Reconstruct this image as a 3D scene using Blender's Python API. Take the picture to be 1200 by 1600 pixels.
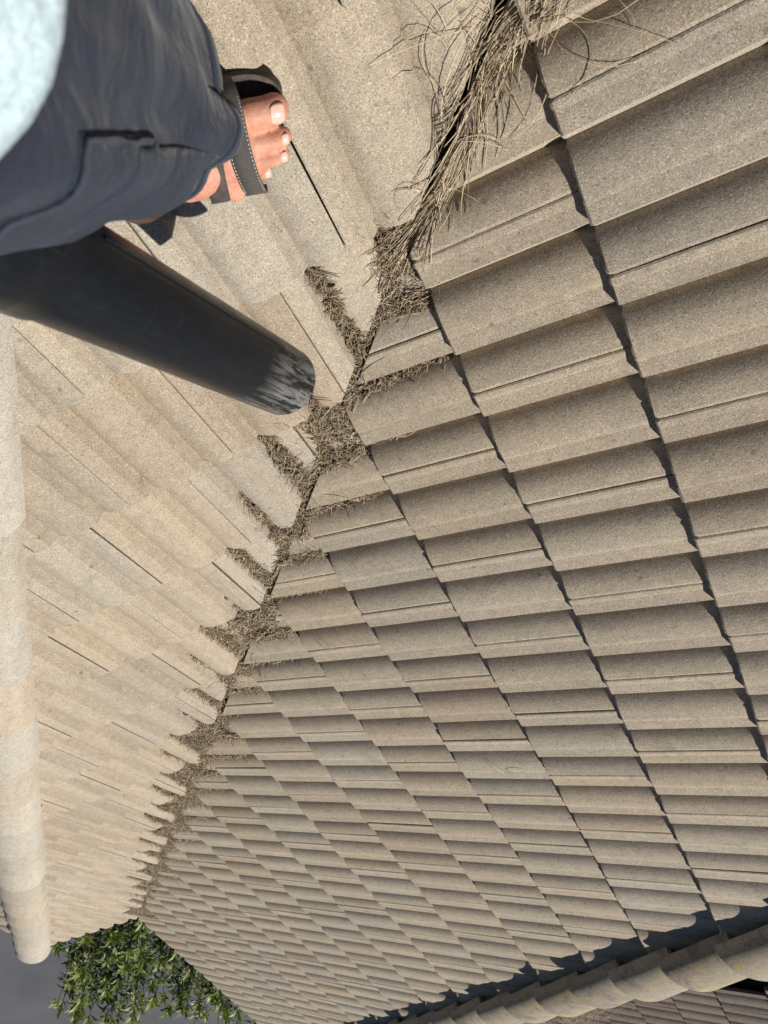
import bpy, bmesh, math, random
import numpy as np
from mathutils import Vector, Matrix, noise

random.seed(7)
rng = np.random.default_rng(7)
scene = bpy.context.scene
for o in list(bpy.data.objects):
    bpy.data.objects.remove(o)
COL = scene.collection

# ------------------------------------------------------------------ camera
CAM = Vector((-4.0768, -4.4871, 3.2208))
ROW = ((-0.87782, 0.47864, -0.01836), (0.41258, 0.77503, 0.47866), (0.24333, 0.41260, -0.87781))
cd = bpy.data.cameras.new("camera")
cam = bpy.data.objects.new("camera", cd)
COL.objects.link(cam)
cd.sensor_fit = 'VERTICAL'
cd.sensor_height = 36.0
cd.lens = 24.06
cd.shift_x = 0.0773
cd.shift_y = -0.0344
cd.clip_start = 0.01
cd.clip_end = 400
cd.dof.use_dof = True
cd.dof.focus_distance = 1.9
cd.dof.aperture_fstop = 8.0
X, Yd, Zf = (Vector(r).normalized() for r in ROW)
m = Matrix((X, -Yd, -Zf)).transposed().to_4x4()
m.translation = CAM
cam.matrix_world = m
scene.camera = cam

# ------------------------------------------------------------------ light
SUN = Vector((-0.19, 0.735, 0.650)).normalized()       # towards the sun
world = bpy.data.worlds.new("World")
scene.world = world
world.use_nodes = True
wn = world.node_tree
bgn = wn.nodes['Background']
sky = wn.nodes.new('ShaderNodeTexSky')
sky.sky_type = 'NISHITA'
sky.sun_disc = False
sky.sun_elevation = math.asin(SUN.z)
sky.sun_rotation = math.atan2(SUN.x, SUN.y)
sky.altitude = 1600
sky.air_density = 0.7
sky.dust_density = 0.1
wn.links.new(sky.outputs[0], bgn.inputs[0])
bgn.inputs[1].default_value = 0.05
sd = bpy.data.lights.new("sun", 'SUN')
sd.energy = 5.0
sd.angle = math.radians(0.53)
sd.color = (1.0, 0.945, 0.855)
sun = bpy.data.objects.new("sun", sd)
COL.objects.link(sun)
sun.rotation_euler = (-SUN).to_track_quat('-Z', 'Y').to_euler()
scene.view_settings.view_transform = 'Standard'
scene.view_settings.look = 'None'
scene.view_settings.exposure = 0.36
scene.view_settings.gamma = 1.0
scene.render.engine = 'CYCLES'

# ------------------------------------------------------------------ helpers
def link(o, parent=None):
    COL.objects.link(o)
    if parent is not None:
        o.parent = parent
    return o

def tag(o, label=None, cat=None, group=None, kind=None):
    if label: o['label'] = label
    if cat: o['category'] = cat
    if group: o['group'] = group
    if kind: o['kind'] = kind
    return o

def empty(name, loc=(0, 0, 0)):
    o = bpy.data.objects.new(name, None)
    o.location = loc
    o.empty_display_size = 0.1
    return link(o)

def mesh_obj(name, verts, faces, mat, parent=None, smooth=None):
    me = bpy.data.meshes.new(name)
    me.from_pydata([tuple(v) for v in verts], [], faces)
    me.update()
    if mat: me.materials.append(mat)
    if smooth is not None:
        me.shade_smooth()
        me.set_sharp_from_angle(angle=math.radians(smooth))
    o = bpy.data.objects.new(name, me)
    link(o, parent)
    return o

def fast_mesh(name, V, F, mat, parent=None, smooth=False):
    """V (n,3) float, F (m,k) int with constant k"""
    me = bpy.data.meshes.new(name)
    n, (mm, k) = len(V), F.shape
    me.vertices.add(n); me.vertices.foreach_set('co', np.ascontiguousarray(V, np.float32).ravel())
    me.loops.add(mm * k); me.loops.foreach_set('vertex_index', np.ascontiguousarray(F, np.int32).ravel())
    me.polygons.add(mm)
    me.polygons.foreach_set('loop_start', np.arange(0, mm * k, k, dtype=np.int32))
    me.polygons.foreach_set('loop_total', np.full(mm, k, np.int32))
    me.update(calc_edges=True)
    me.validate()
    if smooth: me.shade_smooth()
    if mat: me.materials.append(mat)
    o = bpy.data.objects.new(name, me)
    return link(o, parent)

# ------------------------------------------------------------------ materials
class NT:
    def __init__(s, name):
        s.mat = bpy.data.materials.new(name)
        s.mat.use_nodes = True
        s.t = s.mat.node_tree
        s.bsdf = s.t.nodes['Principled BSDF']
        s.bsdf.inputs['Specular IOR Level'].default_value = 0.25
        s.pos = s.t.nodes.new('ShaderNodeNewGeometry').outputs['Position']
    def n(s, typ, **kw):
        nd = s.t.nodes.new(typ)
        for k, v in kw.items(): setattr(nd, k, v)
        return nd
    def l(s, a, b): s.t.links.new(a, b)
    def noise(s, scale, detail=2, rough=0.5, vec=None, dist=0.0):
        nd = s.n('ShaderNodeTexNoise')
        nd.inputs['Scale'].default_value = scale
        nd.inputs['Detail'].default_value = detail
        nd.inputs['Roughness'].default_value = rough
        nd.inputs['Distortion'].default_value = dist
        s.l(vec if vec is not None else s.pos, nd.inputs['Vector'])
        return nd.outputs['Fac']
    def ramp(s, fac, stops, interp='LINEAR'):
        nd = s.n('ShaderNodeValToRGB')
        cr = nd.color_ramp
        cr.interpolation = interp
        while len(cr.elements) > len(stops): cr.elements.remove(cr.elements[-1])
        while len(cr.elements) < len(stops): cr.elements.new(1.0)
        for e, (p, c) in zip(cr.elements, stops):
            e.position = p
            e.color = (c, c, c, 1) if isinstance(c, (int, float)) else (*c, 1)
        s.l(fac, nd.inputs[0])
        return nd.outputs[0]
    def mix(s, fac, a, b, typ='MIX'):
        nd = s.n('ShaderNodeMix', data_type='RGBA', blend_type=typ)
        for sock, v in ((nd.inputs[0], fac), (nd.inputs[6], a), (nd.inputs[7], b)):
            if isinstance(v, (int, float)): sock.default_value = v
            elif isinstance(v, tuple): sock.default_value = (*v, 1)
            else: s.l(v, sock)
        return nd.outputs[2]
    def math(s, op, a, b=0.0):
        nd = s.n('ShaderNodeMath', operation=op)
        for sock, v in ((nd.inputs[0], a), (nd.inputs[1], b)):
            if isinstance(v, (int, float)): sock.default_value = v
            else: s.l(v, sock)
        return nd.outputs[0]
    def bump(s, h, strength, dist, prev=None):
        nd = s.n('ShaderNodeBump')
        nd.inputs['Strength'].default_value = strength
        nd.inputs['Distance'].default_value = dist
        s.l(h, nd.inputs['Height'])
        if prev is not None: s.l(prev, nd.inputs['Normal'])
        return nd.outputs[0]
    def out(s, col=None, rough=0.8, normal=None):
        if col is not None:
            if isinstance(col, tuple): s.bsdf.inputs['Base Color'].default_value = (*col, 1)
            else: s.l(col, s.bsdf.inputs['Base Color'])
        if isinstance(rough, (int, float)): s.bsdf.inputs['Roughness'].default_value = rough
        else: s.l(rough, s.bsdf.inputs['Roughness'])
        if normal is not None: s.l(normal, s.bsdf.inputs['Normal'])
        return s.mat

def tile_material(name, stops, lichen=0.0, wash=0.45, washcol=(0.30, 0.262, 0.208)):
    t = NT(name)
    rnd = t.n('ShaderNodeObjectInfo').outputs['Random']
    base = t.ramp(rnd, stops)
    big = t.noise(5.0, 3, 0.6)
    base = t.mix(t.ramp(big, [(0.3, 0.0), (0.7, wash)]), base, washcol)
    mid = t.noise(38.0, 4, 0.65)
    base = t.mix(1.0, base, t.ramp(mid, [(0.25, 0.84), (0.75, 1.10)]), 'MULTIPLY')
    # weather stains: dark mottled patches
    st = t.noise(11.0, 5, 0.7, dist=0.6)
    base = t.mix(t.ramp(st, [(0.60, 0.0), (0.75, 0.5)]), base, (0.17, 0.145, 0.115))
    g1 = t.noise(500.0, 2, 0.6)
    base = t.mix(1.0, base, t.ramp(g1, [(0.30, 0.55), (0.5, 1.0), (0.70, 1.40)]), 'MULTIPLY')
    v = t.n('ShaderNodeTexVoronoi'); v.inputs['Scale'].default_value = 520.0
    t.l(t.pos, v.inputs['Vector'])
    sp = t.n('ShaderNodeSeparateColor'); t.l(v.outputs['Color'], sp.inputs[0])
    white = t.ramp(sp.outputs[0], [(0.945, 0.0), (0.96, 0.5)], 'LINEAR')
    base = t.mix(white, base, (0.66, 0.60, 0.50))
    dark = t.ramp(sp.outputs[1], [(0.93, 0.0), (0.95, 0.5)])
    base = t.mix(dark, base, (0.07, 0.06, 0.05))
    v2 = t.n('ShaderNodeTexVoronoi'); v2.inputs['Scale'].default_value = 16.0
    t.l(t.pos, v2.inputs['Vector'])
    sp2 = t.n('ShaderNodeSeparateColor'); t.l(v2.outputs['Color'], sp2.inputs[0])
    dot = t.math('MULTIPLY', t.ramp(v2.outputs['Distance'], [(0.05, 1.0), (0.12, 0.0)]), t.ramp(sp2.outputs[0], [(0.55, 0.0), (0.6, 0.6)]))
    base = t.mix(dot, base, (0.10, 0.085, 0.065))
    # rain streaks running down each tile
    tco = t.n('ShaderNodeTexCoord').outputs['Object']
    mp = t.n('ShaderNodeMapping'); mp.inputs['Scale'].default_value = (34, 2.2, 1)
    t.l(tco, mp.inputs['Vector'])
    cmb = t.n('ShaderNodeCombineXYZ')
    for i_, k_ in enumerate((31.0, 17.0, 57.0)): t.l(t.math('MULTIPLY', rnd, k_), cmb.inputs[i_])
    t.l(cmb.outputs[0], mp.inputs['Location'])
    stk = t.noise(1.0, 5, 0.65, vec=mp.outputs[0])
    base = t.mix(1.0, base, t.ramp(stk, [(0.28, 0.88), (0.5, 1.0), (0.72, 1.05)]), 'MULTIPLY')
    if lichen:
        ln = t.noise(14.0, 4, 0.7)
        base = t.mix(t.ramp(ln, [(0.55, 0.0), (0.66, lichen)]), base, (0.40, 0.30, 0.09))
        ln2 = t.noise(9.0, 5, 0.75, dist=1.0)
        base = t.mix(t.ramp(ln2, [(0.52, 0.0), (0.66, lichen)]), base, (0.12, 0.10, 0.085))
    nrm = t.bump(g1, 0.4, 0.0015)
    nrm = t.bump(t.noise(120.0, 3, 0.6), 0.25, 0.003, nrm)
    return t.out(base, 0.92, nrm)

GREY = (0.350, 0.302, 0.240); TAN = (0.402, 0.326, 0.236); SAND = (0.388, 0.322, 0.240)
PALE = (0.378, 0.332, 0.268); BRN = (0.342, 0.272, 0.196)
M = {}
M['tile'] = tile_material('roof_tile', [(0.0, GREY), (0.22, SAND), (0.42, PALE), (0.58, TAN), (0.72, GREY), (0.86, BRN), (1.0, SAND)])
M['cap'] = tile_material('hip_cap_concrete', [(0.0, (0.33, 0.295, 0.24)), (0.2, (0.42, 0.38, 0.315)), (0.4, (0.34, 0.312, 0.266)), (0.6, (0.40, 0.335, 0.258)), (0.8, (0.375, 0.348, 0.30)), (1.0, (0.43, 0.39, 0.33))], wash=0.2)
M['cap_old'] = tile_material('weathered_cap', [(0.0, (0.22, 0.185, 0.14)), (0.35, (0.33, 0.28, 0.205)), (0.7, (0.25, 0.205, 0.145)), (1.0, (0.35, 0.30, 0.23))], lichen=0.65)
M['tile_brown'] = tile_material('brown_tile', [(0.0, (0.13, 0.10, 0.082)), (0.5, (0.16, 0.122, 0.098)), (1.0, (0.115, 0.092, 0.078))], wash=0.25, washcol=(0.11, 0.09, 0.075))

t = NT('underlay'); M['underlay'] = t.out((0.03, 0.028, 0.026), 0.9)
t = NT('valley_metal'); t.bsdf.inputs['Metallic'].default_value = 0.6
M['valley'] = t.out(t.ramp(t.noise(20, 4), [(0.3, (0.05, 0.047, 0.045)), (0.7, (0.11, 0.10, 0.09))]), 0.6)
t = NT('mortar'); M['mortar'] = t.out(t.ramp(t.noise(40, 4), [(0.3, (0.20, 0.18, 0.15)), (0.7, (0.33, 0.30, 0.25))]), 0.95, t.bump(t.noise(150, 3), 0.6, 0.004))
t = NT('white_paint'); M['white'] = t.out(t.ramp(t.noise(12, 4), [(0.3, (0.70, 0.70, 0.68)), (0.7, (0.82, 0.82, 0.80))]), 0.45)
t = NT('plaster'); M['plaster'] = t.out(t.ramp(t.noise(3, 5), [(0.3, (0.52, 0.47, 0.40)), (0.7, (0.60, 0.55, 0.47))]), 0.9, t.bump(t.noise(90, 4), 0.4, 0.004))
t = NT('paving')
pc = t.ramp(t.noise(1.2, 6, 0.6), [(0.3, (0.070, 0.073, 0.082)), (0.7, (0.098, 0.101, 0.110))])
pc = t.mix(1.0, pc, t.ramp(t.noise(160, 3, 0.7), [(0.3, 0.75), (0.7, 1.25)]), 'MULTIPLY')
M['paving'] = t.out(pc, 0.75, t.bump(t.noise(200, 3), 0.4, 0.004))
t = NT('soil'); M['soil'] = t.out(t.ramp(t.noise(30, 5), [(0.3, (0.03, 0.022, 0.015)), (0.7, (0.07, 0.052, 0.036))]), 0.95, t.bump(t.noise(60, 5), 0.8, 0.02))

def needle_mat(name, a, b, c):
    t = NT(name)
    attr = t.n('ShaderNodeAttribute', attribute_name='tint')
    col = t.ramp(attr.outputs['Fac'], [(0.0, a), (0.5, b), (1.0, c)])
    return t.out(col, 0.6)
M['needle'] = needle_mat('dry_needle', (0.085, 0.060, 0.038), (0.28, 0.215, 0.140), (0.54, 0.45, 0.32))
M['longneedle'] = needle_mat('long_dry_needle', (0.12, 0.085, 0.052), (0.38, 0.30, 0.195), (0.62, 0.52, 0.36))
t = NT('debris_bed'); M['bed'] = t.out(t.ramp(t.noise(120, 4, 0.7), [(0.35, (0.03, 0.021, 0.013)), (0.7, (0.13, 0.095, 0.058))]), 0.95, t.bump(t.noise(220, 3), 1.0, 0.006))

# ------------------------------------------------------------------ roof geometry
PR, PL = math.radians(24.459), math.radians(23.986)
TR, TL = math.tan(PR), math.tan(PL)
QG = math.hypot(TR, TL)                       # |grad q|, q = x*TR - y*TL (0 on the valley)
XH1 = 1.135                                   # corner where the near hip meets the eave
YH2 = 2.715                                   # corner of the far hip
H2K = TR / TL - 0.006                         # plan slope of the far hip
HV = Vector((-TL, -TR, TR * TL)).normalized() # uphill along valley and near hip
LAT = Vector((TR, -TL, 0)).normalized()       # horizontal, from the right slope to the left slope
GROUND_Z = -2.75

class Slope:
    def __init__(s, O, right, up):
        s.O, s.r, s.u = Vector(O), Vector(right).normalized(), Vector(up).normalized()
        s.n = s.r.cross(s.u).normalized()
    def at(s, r, v, h=0.0): return s.O + s.r * r + s.u * v + s.n * h
    def matrix(s, r, v, h=0.0, rz=0.0, rx=0.0):
        mm = Matrix((s.r, s.u, s.n)).transposed().to_4x4()
        mm.translation = s.at(r, v, h)
        return mm @ Matrix.Rotation(rz, 4, 'Z') @ Matrix.Rotation(rx, 4, 'X')

SR = Slope((0, 0, 0), (0, 1, 0), (-math.cos(PR), 0, math.sin(PR)))
SL = Slope((0, 0, 0), (-1, 0, 0), (0, -math.cos(PL), math.sin(PL)))
S3 = Slope((XH1, 0, 0), (0, 1, 0), (-math.cos(PR), 0, math.sin(PR)))
S4 = Slope((0, YH2, 0), (-1, 0, 0), (0, -math.cos(PL), math.sin(PL)))
S5 = Slope((-2.45, 0, 0.02), (0, 1, 0), (-math.cos(PR), 0, math.sin(PR)))

ROLL, PH = 0.15, 0.030
JU = 0.55                                     # where in a roll the side joint lies
STEP, THK, TLEN, GN = 0.025, 0.019, 0.40, 0.32
UC, PE, US, PS, UP = 0.69, 2.9, 0.925, 0.925, 0.58       # crest, steepness of the rising face, end of the sloping shelf, its height

def prof(u, US=0.925, PS=0.925):
    u = u % 1.0
    if u < UP:
        return PH * (1 - (1 - u / UP) ** PE)
    if u < UC:
        return PH - 0.165 * (u - UP) ** 2
    if u < US:
        return PH - 0.0020 - (PH * (1 - PS) - 0.0020) * (u - UC) / (US - UC)
    return PH * PS * (1 - (u - US) / (1 - US))

UBREAK = [0.0, 0.02, 0.045, 0.075, 0.11, 0.15, 0.20, 0.26, 0.33, 0.42, 0.50, 0.58, 0.62, 0.66, 0.69, 0.925, 0.985]

def tile_columns(g0=0.004, g1=0.010, US=0.925):
    us = []
    for k in range(3):
        for b in UBREAK:
            x = k + (US if b == 0.925 else b)
            if JU + g0 < x < JU + 2 - g1: us.append(x)
    us = [JU + g0, JU + 0.03] + [x for x in us if x > JU + 0.05] + [JU + 2 - g1]
    return us

def make_tile_mesh(name, mat, jit=0, g0=0.004, g1=0.010, US=0.925, PS=0.925):
    rg = random.Random(jit)
    us = tile_columns(g0, g1, US)
    prof = lambda u: globals()['prof'](u, US, PS)
    rows = [0.0, 0.004, 0.15, TLEN]
    V, Fc = [], []
    nc = len(us)
    for v in rows:
        for i, u in enumerate(us):
            x = (u - JU) * ROLL
            z = prof(u) - STEP * v / GN
            vy = v
            if v == 0.0:
                z -= 0.0035
                vy = rg.uniform(-0.0015, 0.0015) + (rg.uniform(0.003, 0.006) if rg.random() < 0.08 else 0.0)
                if vy > 0.003: z -= 0.003
            ed = min(i, nc - 1 - i)
            if ed == 0:
                z -= 0.0015
                if v <= 0.004: vy += 0.006
            V.append((x, vy, z))
    for i, u in enumerate(us):                      # underside, front and back rows
        V.append(((u - JU) * ROLL, 0.001, prof(u) - THK - 0.004))
    for i, u in enumerate(us):
        V.append(((u - JU) * ROLL, TLEN, prof(u) - STEP * TLEN / GN - THK))
    for r in range(len(rows) - 1):
        for i in range(nc - 1):
            a = r * nc + i
            Fc.append((a, a + 1, a + nc + 1, a + nc))
    b0 = len(rows) * nc
    b1 = b0 + nc
    top = (len(rows) - 1) * nc
    for i in range(nc - 1):
        Fc.append((b0 + i, b0 + i + 1, i + 1, i))                 # butt
        Fc.append((b1 + i, b1 + i + 1, b0 + i + 1, b0 + i))       # underside
        Fc.append((top + i, top + i + 1, b1 + i + 1, b1 + i))     # head
    for side in (0, nc - 1):
        loop = [r * nc + side for r in range(len(rows))]
        f = [b0 + side] + loop + [b1 + side]
        Fc.append(tuple(f if side == 0 else reversed(f)))
    me = bpy.data.meshes.new(name)
    me.from_pydata(V, [], Fc)
    bm = bmesh.new(); bm.from_mesh(me)
    bmesh.ops.recalc_face_normals(bm, faces=bm.faces)
    bm.to_mesh(me); bm.free()
    me.materials.append(mat)
    me.shade_smooth()
    me.set_sharp_from_angle(angle=math.radians(8.5))
    return me

def cut_mesh(src, mw, planes):
    """planes: list of (point, normal) in world space; the side the normal points to is removed"""
    bm = bmesh.new(); bm.from_mesh(src)
    inv = mw.inverted()
    for p, nrm in planes:
        lp = inv @ p
        ln = (mw.to_3x3().transposed() @ nrm).normalized()
        geom = bm.verts[:] + bm.edges[:] + bm.faces[:]
        bmesh.ops.bisect_plane(bm, geom=geom, dist=1e-5, plane_co=lp, plane_no=ln, clear_outer=True)
        if not bm.faces: break
        be = [e for e in bm.edges if e.is_boundary]
        if be: bmesh.ops.holes_fill(bm, edges=be, sides=0)
    if not bm.faces:
        bm.free(); return None
    area = sum(f.calc_area() for f in bm.faces)
    if area < 0.0035:
        bm.free(); return None
    me = bpy.data.meshes.new(src.name + '_cut')
    bmesh.ops.recalc_face_normals(bm, faces=bm.faces)
    bm.to_mesh(me); bm.free()
    me.materials.append(src.materials[0])
    me.shade_smooth()
    me.set_sharp_from_angle(angle=math.radians(8.5))
    return me

def tile_field(slope, butts, r_of_row, keep_planes, inside, mat, parent, first_meshes, joined=None, rowtest=None):
    """lay tiles; r_of_row(i) gives the list of r starts of row i"""
    n = 0
    for i, v in enumerate(butts):
        for r in r_of_row(i):
            corners = [slope.at(r + a, v + b) for a in (0.0, 0.3) for b in (0.0, TLEN)]
            st = inside(corners)
            if st == 0: continue
            src = random.choice(first_meshes)
            mw = slope.matrix(r + random.uniform(-.0012, .0012), v + random.uniform(-.003, .003),
                              random.uniform(-.0008, .0012), random.uniform(-.004, .004), random.uniform(-.004, .003))
            me = src
            if st == 1:
                me = cut_mesh(src, mw, keep_planes)
                if me is None: continue
            if joined is not None:
                V0 = len(joined[0])
                joined[0].extend([tuple(mw @ vv.co) for vv in me.vertices])
                joined[1].extend([tuple(V0 + k for k in p.vertices) for p in me.polygons])
                continue
            o = bpy.data.objects.new('tile', me)
            o.matrix_world = mw
            link(o, parent)
            o.matrix_world = mw
            n += 1
    return n

def qv(p): return p.x * TR - p.y * TL
def q2(p): return (p.y - (YH2 + H2K * p.x))            # >0 beyond the far hip
VN = LAT.copy()                                        # valley normal, toward the left slope
GAP = 0.009
H2N = Vector((-H2K, 1, 0)).normalized()
P_valR = (Vector((0, 0, 0)) - VN * GAP, VN)
P_valL = (Vector((0, 0, 0)) + VN * GAP, -VN)
P_h1L = (Vector((XH1, 0, 0)) - VN * 0.03, VN)
P_h13 = (Vector((XH1, 0, 0)) + VN * 0.03, -VN)
P_h2R = (Vector((0, YH2, 0)) - H2N * 0.03, H2N)
P_h24 = (Vector((0, YH2, 0)) + H2N * 0.03, -H2N)

def inside_of(planes):
    def f(cs):
        res = 2
        for p, nrm in planes:
            ds = [(c - p).dot(nrm) for c in cs]
            if min(ds) > -0.0: return 0
            if max(ds) > -0.002: res = 1
        return res
    return f

house = empty('house', (-3.0, -3.0, GROUND_Z))
tag(house, 'house roof of sandy concrete tiles with a valley between two slopes', 'house')
bpy.context.view_layer.update()

def reparent(o, p):
    o.parent = p
    o.matrix_parent_inverse = p.matrix_world.inverted()

def part(name, verts, faces, mat, smooth=None):
    o = mesh_obj(name, verts, faces, mat, None, smooth)
    reparent(o, house)
    return o

UPMAX = 6.45
def deck(slope, poly, name='roof_slope'):
    h0, h1 = -0.050, -0.075
    n = len(poly)
    V = [slope.at(r, v, h0) for r, v in poly] + [slope.at(r, v, h1) for r, v in poly]
    Fc = [tuple(range(n)), tuple(range(2 * n - 1, n - 1, -1))]
    Fc += [(i, i + n, (i + 1) % n + n, (i + 1) % n) for i in range(n)]
    o = part(name, V, Fc, M['underlay'])
    bm = bmesh.new(); bm.from_mesh(o.data); bmesh.ops.recalc_face_normals(bm, faces=bm.faces); bm.to_mesh(o.data); bm.free()
    return o

cR, cL = math.cos(PR), math.cos(PL)
# valley in R frame: r = y = -X*TR/TL, v = X/cR
def valR(v): return -v * cR * TR / TL
def valL(v): return v * cL * TL / TR          # r = -x
def hip1L(v): return valL(v) - XH1
def hip2R(v): return YH2 - H2K * v * cR
deckR = deck(SR, [(valR(0), 0.02), (hip2R(0.02), 0.02), (hip2R(UPMAX), UPMAX), (valR(UPMAX), UPMAX)])
deckL = deck(SL, [(hip1L(0.02), 0.02), (valL(0.02), 0.02), (valL(UPMAX), UPMAX), (hip1L(UPMAX), UPMAX)])
deck3 = deck(S3, [(0, 0.02), (-UPMAX * cR * TR / TL, UPMAX), (-9.0, UPMAX), (-9.0, 0.02)])
def hip24(v): return v * cL / H2K             # r on slope 4 along far hip
deck4 = deck(S4, [(0.02, 0.02), (2.45, 0.02), (6.2, 4.0), (hip24(4.0), 4.0)])
tag(deckR, 'shaded slope of ribbed tiles right of the valley')
tag(deckL, 'sunlit pale slope of ribbed tiles left of the valley')

TM = [make_tile_mesh('tile', M['tile'], k, *gg) for k, gg in enumerate(((0.003, 0.008), (0.004, 0.010), (0.004, 0.012), (0.006, 0.016), (0.004, 0.009), (0.008, 0.026)))]
TML = [make_tile_mesh('tile', M['tile'], 20 + k, *gg, 0.85, 0.90) for k, gg in enumerate(((0.004, 0.012), (0.006, 0.018), (0.005, 0.014), (0.004, 0.016), (0.008, 0.024)))]
TMB = [make_tile_mesh('tile', M['tile_brown'], 9 + k) for k in range(2)]

buttsR = [0.0, 0.345, 0.675, 1.005, 1.335, 1.668, 2.000, 2.331, 2.663, 2.991, 3.320, 3.642, 3.933, 4.229, 4.526, 4.831, 5.135, 5.44, 5.745, 6.05]
buttsR[0] = -0.03
OFF_R = -4.1043
def rowsR(i):
    k = 15 - i                      # photo course index, 0 = first whole course right of the valley
    par = 0 if k % 2 == 0 else 1
    return [OFF_R + (mm + JU) * ROLL for mm in range(-22 + (par - (-22) % 2) % 2, 50, 2)]
cutR = [P_valR, P_h2R]
nR = tile_field(SR, buttsR, rowsR, cutR, inside_of(cutR), None, deckR, TM)

buttsL = [-0.03, 0.33, 0.66, 0.985, 1.315, 1.645, 1.965, 2.30, 2.645, 2.985, 3.325, 3.66, 3.98, 4.32, 4.66, 5.015, 5.36, 5.70, 6.04]
def rowsL(i):
    par = (13 - i) % 2              # row 13 (4.32) has its joints at r = 25.77, 23.77 ...
    base = (25.74 + par) * ROLL
    return [base + 2 * k * ROLL for k in range(-28, 12)]
cutL = [P_valL, P_h1L]
nL = tile_field(SL, buttsL, rowsL, cutL, inside_of(cutL), None, deckL, TML)

# slope behind the near hip: the lowest tiles singly, the rest joined
cut3 = [P_h13]
def rows3(i):
    return [-0.06 - (i % 2) * ROLL - 2 * k * ROLL for k in range(-1, 7)]
n3 = tile_field(S3, [-0.03] + [0.33 * k for k in range(1, 6)], rows3, cut3, inside_of(cut3), None, deck3, TM)
def rows3b(i):
    return [-0.06 - (i % 2) * ROLL - 2 * k * ROLL for k in range(-1 if i > 5 else 7, 27)]
jb = ([], [])
tile_field(S3, [-0.03] + [0.33 * k for k in range(1, 19)], rows3b, cut3, inside_of(cut3), None, None, TM[:1], joined=jb)
o = mesh_obj('tile_field', jb[0], jb[1], M['tile'], None, 8.5); reparent(o, deck3); tag(o, 'rows of tiles on the slope behind the near hip', kind='stuff')
cut4 = [P_h24]
jb = ([], [])
tile_field(S4, [-0.03] + [0.33 * k for k in range(1, 11)], lambda i: [0.02 + (i % 2) * ROLL + 2 * k * ROLL for k in range(-1, 14)], cut4, inside_of(cut4), None, None, TMB[:1], joined=jb)
o = mesh_obj('tile_field', jb[0], jb[1], M['tile_brown'], None, 8.5); reparent(o, deck4); tag(o, 'brown tiles falling away behind the far hip', kind='stuff')
print('tiles', nR, nL, n3)
for o in list(deckR.children) + list(deckL.children) + list(deck3.children) + list(deck4.children):
    mw = o.matrix_basis.copy()
    o.matrix_parent_inverse = o.parent.matrix_basis.inverted() if False else Matrix()

# valley gutter: V sheet
V, Fc = [], []
NVS = 40
for k in range(NVS + 1):
    s = -0.05 + 9.2 * k / NVS
    p = HV * s
    for w in (-0.20, -0.16, -0.02, 0.0, 0.02, 0.16, 0.20):
        z = abs(w) * QG * 0.70 - 0.055
        V.append(p + LAT * w + Vector((0, 0, z)))
for k in range(NVS):
    for j in range(6):
        a = k * 7 + j
        Fc.append((a, a + 1, a + 8, a + 7))
part('valley_gutter', V, Fc, M['valley'])

# ------------------------------------------------------------------ hips
def cap_mesh(name, mat, length, hw, hh, thick, seed):
    """half-round cap along +Y, lower end at y=0, wider at the lower end"""
    rg = random.Random(seed)
    N = 16
    rows = [(0.0, 1.0, -0.004), (0.006, 1.02, 0.0), (length * 0.5, 0.97, 0.0), (length, 0.93, -0.004)]
    V, Fc = [], []
    for (y, k, dz) in rows:
        for i in range(N + 1):
            a = math.pi * i / N
            ca = math.cos(a)
            x = -hw * k * ca
            z = hh * k * (max(math.sin(a), 0.0) ** 0.85) - 0.028 * (1 - math.sin(a)) + dz
            V.append((x, y + rg.uniform(-.0015, .0015) * (y == 0), z - 0.03 * (y / length)))
    n1 = len(V)
    for (y, k, dz) in rows:
        for i in range(N + 1):
            a = math.pi * i / N
            x = -(hw - thick) * k * math.cos(a)
            z = (hh - thick) * k * (max(math.sin(a), 0.0) ** 0.85) - 0.028 * (1 - math.sin(a))
            V.append((x, y, z - 0.03 * (y / length)))
    nr = len(rows)
    for r in range(nr - 1):
        for i in range(N):
            a = r * (N + 1) + i
            Fc.append((a, a + 1, a + N + 2, a + N + 1))
            b = n1 + a
            Fc.append((b, b + N + 1, b + N + 2, b + 1))
    for i in range(N):
        Fc.append((i, n1 + i, n1 + i + 1, i + 1))
        a = (nr - 1) * (N + 1) + i
        Fc.append((a, a + 1, n1 + a + 1, n1 + a))
    for r in range(nr - 1):
        for i in (0, N):
            a = r * (N + 1) + i
            Fc.append((a, a + N + 1, n1 + a + N + 1, n1 + a))
    me = bpy.data.meshes.new(name)
    me.from_pydata(V, [], Fc)
    bm = bmesh.new(); bm.from_mesh(me); bmesh.ops.recalc_face_normals(bm, faces=bm.faces); bm.to_mesh(me); bm.free()
    me.materials.append(mat)
    me.shade_smooth(); me.set_sharp_from_angle(angle=math.radians(40))
    return me

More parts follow.
